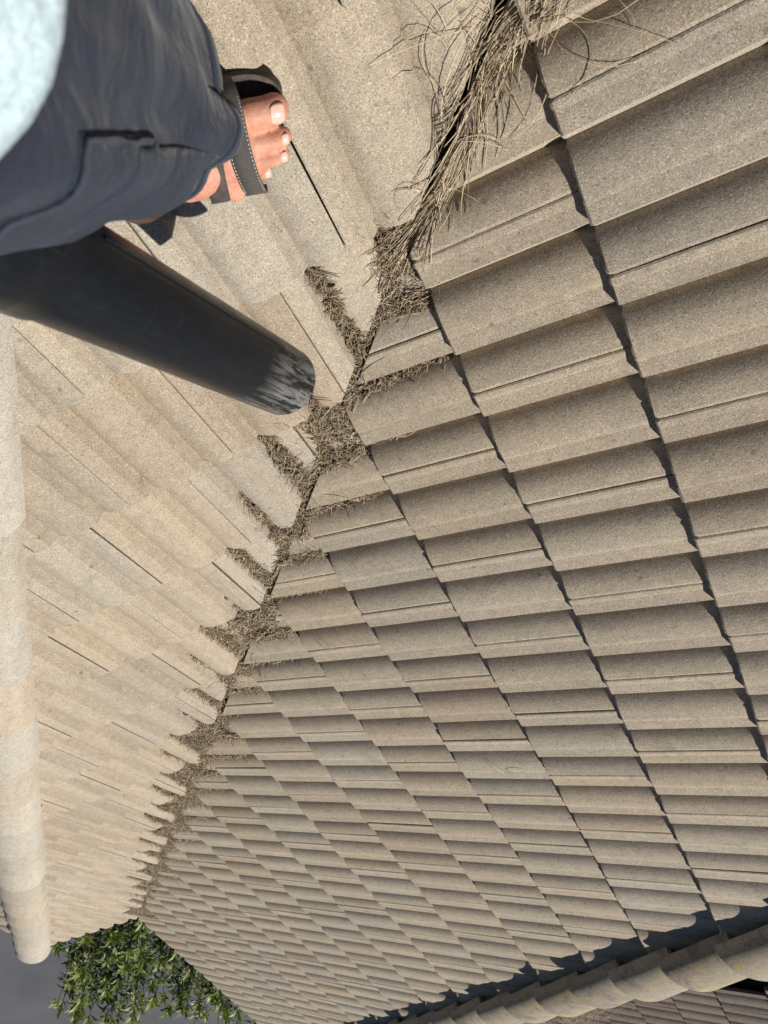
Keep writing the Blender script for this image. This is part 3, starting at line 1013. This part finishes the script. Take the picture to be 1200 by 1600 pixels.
# toes: lateral, tip, radius, knuckle height
toes = [(0.000, 0.0, 0.0235, 0.030), (-0.0415, 0.002, 0.0160, 0.029), (-0.0685, -0.004, 0.0140, 0.027), (-0.0905, -0.034, 0.0118, 0.026), (-0.1060, -0.060, 0.0110, 0.024)]
bm = bmesh.new()
ANK = FT(-0.235, -0.045, 0.120)
KNEE = B(0.235, 0.005, 0.66)
HIPR = B(0.255, -0.02, 0.24)
for ly, tip, r, kh in toes:
    base = FT(-0.100, -0.050 + (ly + 0.050) * 0.86, 0.042)
    capsule(bm, [base, FT(tip - 0.062, ly * 0.97 - 0.0015, kh), FT(tip - 0.034, ly, kh * 0.96), FT(tip - r * 0.95, ly, r * 1.02)],
            [0.020, r * 1.0, r * 0.94, r * 0.90 if r < 0.02 else r * 0.98], 14)
ellipsoid(bm, FT(-0.115, -0.048, 0.040), (FX * 0.055, FY * 0.068, UPF * 0.034))
ellipsoid(bm, FT(-0.165, -0.050, 0.052), (FX * 0.075, FY * 0.052, UPF * 0.040))
ellipsoid(bm, FT(-0.275, -0.048, 0.040), (FX * 0.045, FY * 0.038, UPF * 0.042))
capsule(bm, [FT(-0.13, -0.045, 0.045), FT(-0.19, -0.045, 0.075), ANK], [0.036, 0.044, 0.047])
capsule(bm, [FT(-0.270, -0.048, 0.04), ANK, ANK.lerp(KNEE, 0.25), ANK.lerp(KNEE, 0.62) - FW * 0.02, KNEE], [0.036, 0.046, 0.050, 0.066, 0.066])
capsule(bm, [KNEE, KNEE.lerp(HIPR, 0.5), HIPR], [0.068, 0.085, 0.098])
# left leg
HIPL = B(0.275, -0.255, 0.25)
lroof = lambda d, l: B(d, l, 0)
def roof_pt(d, l, up_):
    p = B(d, l, 0); p.z = -p.y * TL + up_; return p
KNEEL = B(0.24, -0.34, 0.60)
ANKL = roof_pt(0.34, -0.36, 0.17)
capsule(bm, [HIPL, HIPL.lerp(KNEEL, 0.5), KNEEL], [0.098, 0.085, 0.066])
capsule(bm, [KNEEL, KNEEL.lerp(ANKL, 0.4) - FW * -0.02, ANKL], [0.066, 0.062, 0.045])
def footL(x, y, z): return roof_pt(0.34, -0.36, 0.05) + FW * x + RT * -y + UPF * z
capsule(bm, [ANKL, footL(0.02, 0, 0.04), footL(0.13, 0, 0.02)], [0.045, 0.045, 0.032])
capsule(bm, [footL(-0.05, 0, 0.015), footL(0.05, 0, 0.015)], [0.036, 0.04])
for k in range(5):
    capsule(bm, [footL(0.12, 0.04 - 0.022 * k, 0.012), footL(0.205 - 0.012 * k, 0.042 - 0.024 * k, 0.006)], [0.018, 0.013 if k else 0.018])
# trunk, neck, head
PELV = B(0.275, -0.14, 0.20); WAI = B(0.30, -0.14, 0.02); CHE = B(0.33, -0.14, -0.24); NEC = B(0.33, -0.14, -0.46); HEA = B(0.30, -0.14, -0.60)
ellipsoid(bm, PELV, (FW * 0.115, RT * 0.17, Vector((0, 0, 0.13))))
ellipsoid(bm, WAI, (FW * 0.115, RT * 0.155, Vector((0, 0, 0.17))))
ellipsoid(bm, CHE, (FW * 0.125, RT * 0.185, Vector((0, 0, 0.20))))
capsule(bm, [NEC + Vector((0, 0, -0.06)), NEC + Vector((0, 0, 0.08))], [0.062, 0.058])
ellipsoid(bm, HEA, (FW * 0.105, RT * 0.080, Vector((0, 0, 0.125))))
ellipsoid(bm, HEA + FW * 0.045 + Vector((0, 0, -0.065)), (FW * 0.055, RT * 0.058, Vector((0, 0, 0.055))))
capsule(bm, [HEA + FW * 0.095 + Vector((0, 0, 0.02)), HEA + FW * 0.118 + Vector((0, 0, -0.03))], [0.010, 0.015])
capsule(bm, [HEA + FW * 0.093 - RT * 0.02 + Vector((0, 0, -0.065)), HEA + FW * 0.093 + RT * 0.02 + Vector((0, 0, -0.065))], [0.009, 0.009])
for sgn in (-1, 1):
    ellipsoid(bm, HEA + RT * 0.083 * sgn - FW * 0.005, (FW * 0.018, RT * 0.010, Vector((0, 0, 0.032))))
# arms: right arm down to the blower, left arm bent towards the phone
SHR = B(0.33, 0.055, -0.38); ELR = B(0.50, 0.17, -0.08); WRR = B(0.44, 0.20, 0.20)
SHL = B(0.33, -0.335, -0.38); ELL = B(0.37, -0.42, -0.09); WRL = B(0.16, -0.30, -0.18)
capsule(bm, [SHR, SHR.lerp(ELR, 0.5), ELR], [0.062, 0.052, 0.043])
capsule(bm, [ELR, ELR.lerp(WRR, 0.35), WRR], [0.043, 0.042, 0.029])
capsule(bm, [SHL, SHL.lerp(ELL, 0.5), ELL], [0.062, 0.052, 0.043])
capsule(bm, [ELL, ELL.lerp(WRL, 0.35), WRL], [0.043, 0.042, 0.029])
def hand(wr, fdir, side_, palm):
    f_, s_, p_ = fdir.normalized(), side_.normalized(), palm.normalized()
    ellipsoid(bm, wr + f_ * 0.055, (f_ * 0.060, s_ * 0.046, p_ * 0.018))
    for k in range(4):
        o0 = wr + f_ * 0.10 + s_ * (0.033 - 0.022 * k)
        l_ = (0.036, 0.041, 0.038, 0.029)[k]
        a = o0 + f_ * l_ * 0.8 + p_ * 0.014; b = a + p_ * l_ * 0.8; c = b - f_ * l_ * 0.55 + p_ * 0.004
        capsule(bm, [o0, a, b, c], [0.0105, 0.010, 0.009, 0.008], 8)
    t0 = wr + f_ * 0.035 + s_ * 0.040
    capsule(bm, [t0, t0 + f_ * 0.035 + s_ * 0.022 + p_ * 0.012, t0 + f_ * 0.06 + s_ * 0.012 + p_ * 0.04], [0.014, 0.012, 0.010], 8)
hand(WRR, (WRR - ELR), FW, -RT)
hand(WRL, (WRL - ELL), Vector((0, 0, 1)), RT)
me = bpy.data.meshes.new('person'); bm.to_mesh(me); bm.free()
person = bpy.data.objects.new('person', me)
link(person)
rm = person.modifiers.new('remesh', 'REMESH'); rm.mode = 'VOXEL'; rm.voxel_size = 0.0034; rm.adaptivity = 0.0
sm = person.modifiers.new('smooth', 'SMOOTH'); sm.factor = 0.5; sm.iterations = 4
bpy.context.view_layer.update()
dg = bpy.context.evaluated_depsgraph_get()
me2 = bpy.data.meshes.new_from_object(person.evaluated_get(dg))
person.modifiers.clear(); person.data = me2
me2.materials.clear(); me2.materials.append(M['skin']); me2.shade_smooth()
tag(person, 'person in navy cargo shorts and dark strap sandals standing on the roof', 'person')
print('body', len(me2.polygons))

# toenails
for i, (ly, tip, r, kh) in enumerate(toes[:4]):
    V, Fc = [], []
    L_, W_ = (0.021, 0.0145) if i == 0 else (0.010, 0.0082)
    xn, W_ = tip - r * 0.82, min(W_, r * 0.72)
    x1, z1, x2, z2 = tip - 0.034, kh * 0.96 + r * 0.94, tip - r * 0.95, r * 2.0
    N1, N2 = 8, 8
    for a in range(N1 + 1):
        for b in range(N2 + 1):
            x = xn + (a / N1 - 0.5) * L_
            y = (b / N2 - 0.5) * 2 * W_ * (1 - 0.30 * (abs(a / N1 - 0.5) * 2) ** 3)
            if x < x2: zs = z1 + (z2 - z1) * max(0.0, (x - x1) / (x2 - x1))
            else: zs = r * 1.02 + math.sqrt(max(1e-9, (0.98 * r) ** 2 - (x - x2) ** 2))
            V.append(FT(x, ly + y, zs + 0.0010 - (r - math.sqrt(r * r - y * y)) * 0.85))
    for a in range(N1):
        for b in range(N2):
            k = a * (N2 + 1) + b
            Fc.append((k, k + N2 + 1, k + N2 + 2, k + 1))
    o = mesh_obj('toenail', V, Fc, M['nail'], person, 60)
    so = o.modifiers.new('solid', 'SOLIDIFY'); so.thickness = 0.002; so.offset = -1

# hair and eyes
bm = bmesh.new(); ellipsoid(bm, HEA - FW * 0.012 + Vector((0, 0, 0.022)), (FW * 0.108, RT * 0.086, Vector((0, 0, 0.118))))
bmesh.ops.bisect_plane(bm, geom=bm.verts[:] + bm.edges[:] + bm.faces[:], plane_co=HEA + FW * 0.055 + Vector((0, 0, 0.035)), plane_no=(FW * 1.0 - Vector((0, 0, 0.75))), clear_outer=True)
me = bpy.data.meshes.new('hair'); bm.to_mesh(me); bm.free(); me.materials.append(M['hair']); me.shade_smooth()
link(bpy.data.objects.new('hair', me), person)
for sgn in (-1, 1):
    bm = bmesh.new(); ellipsoid(bm, HEA + FW * 0.094 + RT * 0.032 * sgn + Vector((0, 0, 0.008)), (FW * 0.010, RT * 0.013, Vector((0, 0, 0.008))), 12)
    me = bpy.data.meshes.new('eye'); bm.to_mesh(me); bm.free(); me.materials.append(M['eye']); me.shade_smooth()
    link(bpy.data.objects.new('eye', me), person)

# ---- clothes: lofted sleeves round the limbs
def loft_pts(rings, nseg):
    V, Fc = [], []
    for (c, a, b, fn) in rings:
        for k in range(nseg):
            th = 2 * math.pi * k / nseg
            V.append(fn(th) if fn else c + a * math.cos(th) + b * math.sin(th))
    n = len(rings)
    for i in range(n - 1):
        for k in range(nseg):
            Fc.append((i * nseg + k, i * nseg + (k + 1) % nseg, (i + 1) * nseg + (k + 1) % nseg, (i + 1) * nseg + k))
    return V, Fc

def leg_axis(t, side):
    """t 0 at the hem, 1 at the waist; returns centre, half-depth, half-width"""
    if side > 0:
        hem, top = B(0.207, 0.000, 0.735), B(0.270, -0.045, 0.16)
    else:
        hem, top = B(0.235, -0.345, 0.70), B(0.275, -0.235, 0.16)
    c = hem.lerp(top, t)
    a = 0.128 + 0.012 * math.sin(t * 3.1) - 0.006 * (1 - t) ** 4
    b = 0.100 + 0.018 * t
    return c, a, b
def leg_surface(t, th, side, extra=0.0):
    c, a, b = leg_axis(t, side)
    dirv = FW * math.cos(th) * a + RT * math.sin(th) * b
    dn = dirv.normalized()
    # soft vertical folds and creases
    w1 = noise.noise((math.cos(th) * 1.6 + 5 * side, math.sin(th) * 1.6, t * 2.2)) * 0.013
    w2 = noise.noise((math.cos(th) * 4.0 + t * 2.0, math.sin(th) * 4.0 + 7, t * 5.0)) * 0.006
    w3 = 0.005 * math.sin(th * 9 + t * 5 + 3 * noise.noise((th, t * 3, 1))) * (1 - t) 
    return c + dirv + dn * (w1 + w2 + w3 + extra)
NSG, NRW = 96, 60
V, Fc = [], []
for side in (1, -1):
    i0 = len(V)
    for r in range(NRW + 1):
        for k in range(NSG):
            V.append(leg_surface(r / NRW, 2 * math.pi * k / NSG, side))
    for r in range(NRW):
        for k in range(NSG):
            Fc.append((i0 + r * NSG + k, i0 + r * NSG + (k + 1) % NSG, i0 + (r + 1) * NSG + (k + 1) % NSG, i0 + (r + 1) * NSG + k))
# seat and waist
i0 = len(V)
for r in range(21):
    f = r / 20
    c = B(0.278, -0.14, 0.36 - 0.34 * f)
    k_ = math.sin(min(1.0, f * 2.2 + 0.08) * math.pi / 2)
    for k in range(NSG):
        th = 2 * math.pi * k / NSG
        a = 0.150 * k_; b = 0.218 * k_ - 0.02 * f
        w1 = noise.noise((math.cos(th) * 2, math.sin(th) * 2, f * 3 + 11)) * 0.010
        V.append(c + FW * math.cos(th) * (a + w1) + RT * math.sin(th) * (b + w1))
for r in range(20):
    for k in range(NSG):
        Fc.append((i0 + r * NSG + k, i0 + r * NSG + (k + 1) % NSG, i0 + (r + 1) * NSG + (k + 1) % NSG, i0 + (r + 1) * NSG + k))
shorts = mesh_obj('shorts', V, Fc, M['navy'], person, 70)
so = shorts.modifiers.new('solid', 'SOLIDIFY'); so.thickness = 0.003; so.offset = -1
tag(shorts, 'navy cargo shorts with a flapped side pocket')

def leg_patch(name, tt, thth, extra, mat, parent, nt=16, nth=20, puff=0.0, corner=0.0, thick=0.004, shape=None):
    V, Fc = [], []
    for i in range(nt + 1):
        for j in range(nth + 1):
            a, b = i / nt, j / nth
            if shape: a, b = shape(a, b)
            e = extra + puff * (math.sin(a * math.pi) * math.sin(b * math.pi)) ** 0.5 if puff else extra
            V.append(leg_surface(tt[0] + (tt[1] - tt[0]) * a, thth[0] + (thth[1] - thth[0]) * b, 1, e + 0.0015 * noise.noise((a * 4, b * 4, tt[0] * 9))))
    for i in range(nt):
        for j in range(nth):
            k = i * (nth + 1) + j
            Fc.append((k, k + 1, k + nth + 2, k + nth + 1))
    o = mesh_obj(name, V, Fc, mat, parent, 70)
    so = o.modifiers.new('solid', 'SOLIDIFY'); so.thickness = thick; so.offset = -1
    return o
# cargo pocket on the outer side of the right leg
pk = leg_patch('pocket', (0.10, 0.52), (0.42, 1.55), 0.001, M['navy'], shorts, puff=0.003)
fl = leg_patch('pocket_flap', (0.44, 0.66), (0.36, 1.60), 0.0022, M['navy'], shorts, puff=0.0015, thick=0.002)
for a0, a1, b0, b1 in ((0.445, 0.452, 0.38, 1.58), (0.455, 0.655, 0.375, 0.395), (0.455, 0.655, 1.565, 1.585), (0.645, 0.655, 0.38, 1.58)):
    leg_patch('seam', (a0, a1), (b0, b1), 0.0045, M['stitch'], shorts, 4 if a1 - a0 < .05 else 16, 24 if b1 - b0 > .5 else 3, thick=0.0025)
leg_patch('hem', (0.0, 0.045), (0, 2 * math.pi), 0.003, M['stitch'], shorts, 3, 96, thick=0.003)
leg_patch('side_seam', (0.03, 0.98), (1.60, 1.635), 0.002, M['stitch'], shorts, 50, 2, thick=0.0025)

# shirt
rings = []
V, Fc = [], []
for r in range(41):
    f = r / 40
    h = 0.290 - 0.735 * f
    k_ = 1.0 if f < 0.78 else math.cos((f - 0.78) / 0.22 * 1.15)
    cc = B(0.285 + 0.05 * f, -0.14, h)
    for k in range(NSG):
        th = 2 * math.pi * k / NSG
        fold = 0.010 * noise.noise((math.cos(th) * 3, math.sin(th) * 3, f * 3 + 4)) + 0.005 * math.sin(th * 13 + f * 4) * (1 - f) ** 2
        a = (0.222 - 0.06 * f) * k_ + fold; b = (0.236 - 0.02 * f) * max(k_, 0.62) + fold
        V.append(cc + FW * math.cos(th) * a + RT * math.sin(th) * b + Vector((0, 0, 0.012 * math.sin(th * 2 + 1) * (f == 0))))
for r in range(40):
    for k in range(NSG):
        Fc.append((r * NSG + k, r * NSG + (k + 1) % NSG, (r + 1) * NSG + (k + 1) % NSG, (r + 1) * NSG + k))
for sh, elb in ((SHR, ELR), (SHL, ELL)):                 # short sleeves
    i0 = len(V); d = (elb - sh).normalized(); u_ = d.orthogonal().normalized(); w_ = d.cross(u_)
    for r in range(9):
        f = r / 8
        for k in range(24):
            th = 2 * math.pi * k / 24
            V.append(sh + d * (-0.068 + 0.27 * f) + (u_ * math.cos(th) + w_ * math.sin(th)) * ((0.078 + 0.006 * math.sin(f * 5 + th * 3)) * min(1.0, 0.05 + math.sqrt(f * 3.0))))
    for r in range(8):
        for k in range(24):
            Fc.append((i0 + r * 24 + k, i0 + r * 24 + (k + 1) % 24, i0 + (r + 1) * 24 + (k + 1) % 24, i0 + (r + 1) * 24 + k))
shirt = mesh_obj('shirt', V, Fc, M['shirt'], person, 70)
so = shirt.modifiers.new('solid', 'SOLIDIFY'); so.thickness = 0.003; so.offset = -1
tag(shirt, 'pale blue shirt')

# sandal on the right foot
outline = [(-0.002, 0.008), (-0.006, 0.026), (-0.022, 0.042), (-0.05, 0.051), (-0.09, 0.050), (-0.14, 0.036), (-0.20, 0.014), (-0.27, 0.004), (-0.315, -0.018), (-0.325, -0.048),
           (-0.312, -0.080), (-0.26, -0.098), (-0.18, -0.112), (-0.12, -0.118), (-0.08, -0.110), (-0.05, -0.092), (-0.028, -0.066), (-0.012, -0.036)]
def smooth_outline(pts, it=2):
    for _ in range(it):
        q_ = []
        for i in range(len(pts)):
            a, b = pts[i], pts[(i + 1) % len(pts)]
            q_ += [(0.75 * a[0] + 0.25 * b[0], 0.75 * a[1] + 0.25 * b[1]), (0.25 * a[0] + 0.75 * b[0], 0.25 * a[1] + 0.75 * b[1])]
        pts = q_
    return pts
ol = smooth_outline(outline)
cxo = sum(p[0] for p in ol) / len(ol); cyo = sum(p[1] for p in ol) / len(ol)
V, Fc = [], []
levels = [(-0.046, 0.97), (-0.020, 1.0), (-0.002, 0.99), (0.006, 0.975), (0.006, 0.94), (-0.001, 0.92)]
n = len(ol)
for z, k in levels:
    for x, y in ol:
        V.append(FT(cxo + (x - cxo) * k, cyo + (y - cyo) * (1 - (1 - k) * 2), z))
for r in range(len(levels) - 1):
    for i in range(n):
        Fc.append((r * n + i, r * n + (i + 1) % n, (r + 1) * n + (i + 1) % n, (r + 1) * n + i))
Fc.append(tuple(reversed(range(n)))); Fc.append(tuple((len(levels) - 1) * n + i for i in range(n)))
sandal = mesh_obj('sandal', V, Fc, M['rubber'], person, 40)
tag(sandal, 'dark strap sandal on the foot')
def strap(name, xs, mat, h, wdt, y0, y1, slant=0.0, lift=0.0, parent=None, thick=0.0035):
    """band over the foot from the big-toe side y0 to the little-toe side y1"""
    V, Fc = [], []
    N = 28
    for j, dx in enumerate((-wdt / 2, 0, wdt / 2)):
        for i in range(N + 1):
            f = i / N
            a = math.pi * f
            y = (y0 + y1) / 2 + (y0 - y1) / 2 * math.cos(a)
            z = 0.0 + (h + lift) * math.sin(a) ** 0.62
            V.append(FT(xs + dx + slant * (f - 0.5) + (0.002 * math.sin(f * 9)), y, z))
    for j in range(2):
        for i in range(N):
            k = j * (N + 1) + i
            Fc.append((k, k + 1, k + N + 2, k + N + 1))
    o = mesh_obj(name, V, Fc, mat, parent or sandal, 60)
    so = o.modifiers.new('solid', 'SOLIDIFY'); so.thickness = thick; so.offset = 1
    return o
strap('strap', -0.080, M['strap'], 0.070, 0.034, 0.044, -0.116, 0.030)
strap('strap', -0.122, M['rubber'], 0.078, 0.030, 0.046, -0.118, -0.01, lift=0.002)
strap('strap', -0.215, M['strap'], 0.120, 0.034, 0.022, -0.112, -0.02)
for off in (-0.0165, 0.0165):
    st = []
    V, Fc = [], []
    for i in range(34):
        f = 0.12 + 0.8 * i / 34; f2 = f + 0.013
        q4 = []
        for ff, dx in ((f, -0.0007), (f2, -0.0007), (f2, 0.0007), (f, 0.0007)):
            a = math.pi * ff
            y = (0.044 - 0.116) / 2 + (0.044 + 0.116) / 2 * math.cos(a)
            z = 0.070 * math.sin(a) ** 0.62 + 0.0042
            q4.append(FT(-0.080 + off * 0.88 + dx + 0.030 * (ff - 0.5) + 0.002 * math.sin(ff * 9), y, z))
        b0 = len(V); V += q4; Fc.append((b0, b0 + 1, b0 + 2, b0 + 3))
    o = mesh_obj('stitching', V, Fc, M['thread'], sandal)
    so = o.modifiers.new('solid', 'SOLIDIFY'); so.thickness = 0.0006; so.offset = 1
# left sandal
V, Fc = [], []
for z, k in ((-0.03, 0.97), (-0.012, 1.0), (-0.004, 0.96)):
    for x, y in ol: V.append(footL(0.20 + cxo + (x - cxo) * k, (cyo + (y - cyo) * k) + 0.05, z))
for r in range(2):
    for i in range(n): Fc.append((r * n + i, r * n + (i + 1) % n, (r + 1) * n + (i + 1) % n, (r + 1) * n + i))
Fc.append(tuple(reversed(range(n)))); Fc.append(tuple(2 * n + i for i in range(n)))
sl = mesh_obj('sandal', V, Fc, M['rubber'], person, 40)

# ------------------------------------------------------------------ leaf blower
t = NT('black_plastic')
tc = t.n('ShaderNodeTexCoord').outputs['Object']
mp = t.n('ShaderNodeMapping'); mp.inputs['Scale'].default_value = (1, 1, 0.12); t.l(tc, mp.inputs['Vector'])
sx = t.n('ShaderNodeSeparateXYZ'); t.l(tc, sx.inputs[0])
scr = t.noise(70, 6, 0.75, vec=mp.outputs[0], dist=0.8)
scr2 = t.noise(24, 5, 0.7, vec=tc, dist=1.5)
wear = t.ramp(sx.outputs[2], [(0.0, 0.8), (0.10, 0.6), (0.16, 0.0)])      # scuffed ring at the nozzle end
fin = t.noise(260, 4, 0.7, vec=mp.outputs[0], dist=0.4)
scrm = t.math('MAXIMUM', t.ramp(scr, [(0.47, 0.0), (0.60, 1.0)]), t.ramp(fin, [(0.56, 0.0), (0.62, 0.9)]))
fac = t.math('MULTIPLY', scrm, t.math('ADD', wear, 0.012))
fac2 = t.math('MULTIPLY', t.ramp(scr2, [(0.58, 0.0), (0.75, 0.40)]), 0.25)
c = t.mix(fac2, (0.005, 0.0065, 0.0095), (0.042, 0.05, 0.062))
c = t.mix(fac, c, (0.20, 0.20, 0.195))
rg_ = t.ramp(scr2, [(0.35, 0.28), (0.7, 0.40)])
M['plastic'] = t.out(c, rg_, t.bump(scr, 0.15, 0.001))
t.bsdf.inputs['Specular IOR Level'].default_value = 0.20

def at_px(px, py, depth): return CAM + ray_dir(px, py) * depth
TIP = at_px(444, 596, 1.07)
NEAR = at_px(92, 418, 0.615)
AX = (NEAR - TIP).normalized()
AL = (NEAR - TIP).length
blower = empty('leaf_blower', TIP + AX * (AL + 0.35))
tag(blower, 'black leaf blower with a scuffed round nozzle tube held beside the shorts', 'leaf blower')
a1 = AX.orthogonal().normalized(); a2 = AX.cross(a1)
def lathe(name, prof_, mat, nseg=64, smooth=35):
    V, Fc = [], []
    for s_, r_ in prof_:
        for k in range(nseg):
            th = 2 * math.pi * k / nseg
            V.append((r_ * math.cos(th), r_ * math.sin(th), s_))
    for i in range(len(prof_) - 1):
        for k in range(nseg):
            Fc.append((i * nseg + k, i * nseg + (k + 1) % nseg, (i + 1) * nseg + (k + 1) % nseg, (i + 1) * nseg + k))
    me = bpy.data.meshes.new(name); me.from_pydata(V, [], Fc); me.materials.append(mat); me.shade_smooth(); me.set_sharp_from_angle(angle=math.radians(smooth))
    o = bpy.data.objects.new(name, me)
    mm = Matrix((a1, a2, AX)).transposed().to_4x4(); mm.translation = TIP
    link(o, blower)
    o.matrix_basis = mm
    return o
bpy.context.view_layer.update()
RTB = 0.0535
binv = blower.matrix_world.inverted()
tube = lathe('nozzle_tube', [(0.0, RTB - 0.004), (0.0, RTB - 0.0015), (0.002, RTB), (0.09, RTB + 0.0005), (0.30, RTB), (AL - 0.005, RTB), (AL + 0.05, RTB)] , M['plastic'])
inner = lathe('tube_bore', [(0.0, RTB - 0.004), (0.4, RTB - 0.004), (0.41, 0.001)], M['underlay'])
collar = lathe('collar', [(AL + 0.025, RTB + 0.001), (AL + 0.027, RTB + 0.003), (AL + 0.06, RTB + 0.004), (AL + 0.065, RTB + 0.006), (AL + 0.12, RTB + 0.008), (AL + 0.14, RTB + 0.03), (AL + 0.20, RTB + 0.05)], M['plastic'])
for o in (tube, inner, collar): o.matrix_parent_inverse = binv
# seam along the tube, latch on the collar, fan housing and handle
def bl_box(name, s0, s1, ang, rad, wid, hgt, mat=M['plastic']):
    th = ang; out_ = a1 * math.cos(th) + a2 * math.sin(th); tan_ = -a1 * math.sin(th) + a2 * math.cos(th)
    V = []
    for s_, k in ((s0, 0.9), (s0 + 0.004, 1.0), (s1 - 0.004, 1.0), (s1, 0.9)):
        for (x, z) in ((-wid, 0), (-wid * 0.85, hgt * k), (wid * 0.85, hgt * k), (wid, 0)):
            V.append(TIP + AX * s_ + tan_ * x * 0.5 + out_ * (rad + z))
    Fc = []
    for i in range(3):
        for j in range(3):
            k = i * 4 + j; Fc.append((k, k + 1, k + 5, k + 4))
    Fc += [(0, 1, 2, 3), (15, 14, 13, 12)]
    o = mesh_obj(name, V, Fc, mat); o.parent = blower; o.matrix_parent_inverse = binv
    return o
tocam = (CAM - NEAR); angc = math.atan2(tocam.dot(a2), tocam.dot(a1))
up_img = -Yd
angu = math.atan2(up_img.dot(a2), up_img.dot(a1))
bl_box('seam', 0.11, AL, angc + (0.9 if math.sin(angu - angc) > 0 else -0.9), RTB - 0.0005, 0.006, 0.0018)
bl_box('latch', AL + 0.062, AL + 0.105, angc + (0.35 if math.sin(angu - angc) > 0 else -0.35), RTB + 0.005, 0.03, 0.010)
bm = bmesh.new()
hc = TIP + AX * (AL + 0.33)
ellipsoid(bm, hc, (AX * 0.15, a1 * 0.12, a2 * 0.11), 32)
me = bpy.data.meshes.new('fan_housing'); bm.to_mesh(me); bm.free(); me.materials.append(M['plastic']); me.shade_smooth()
o = bpy.data.objects.new('fan_housing', me); link(o, blower); o.matrix_parent_inverse = binv
bm = bmesh.new()
hb = hc + Vector((0, 0, 0.09))
capsule(bm, [hb - AX * 0.10, hb - AX * 0.09 + Vector((0, 0, 0.09)), WRR + (WRR - ELR).normalized() * 0.09, hb + AX * 0.12 + Vector((0, 0, 0.06)), hb + AX * 0.12], [0.016] * 5, 12)
me = bpy.data.meshes.new('handle'); bm.to_mesh(me); bm.free(); me.materials.append(M['plastic']); me.shade_smooth()
o = bpy.data.objects.new('handle', me); link(o, blower); o.matrix_parent_inverse = binv
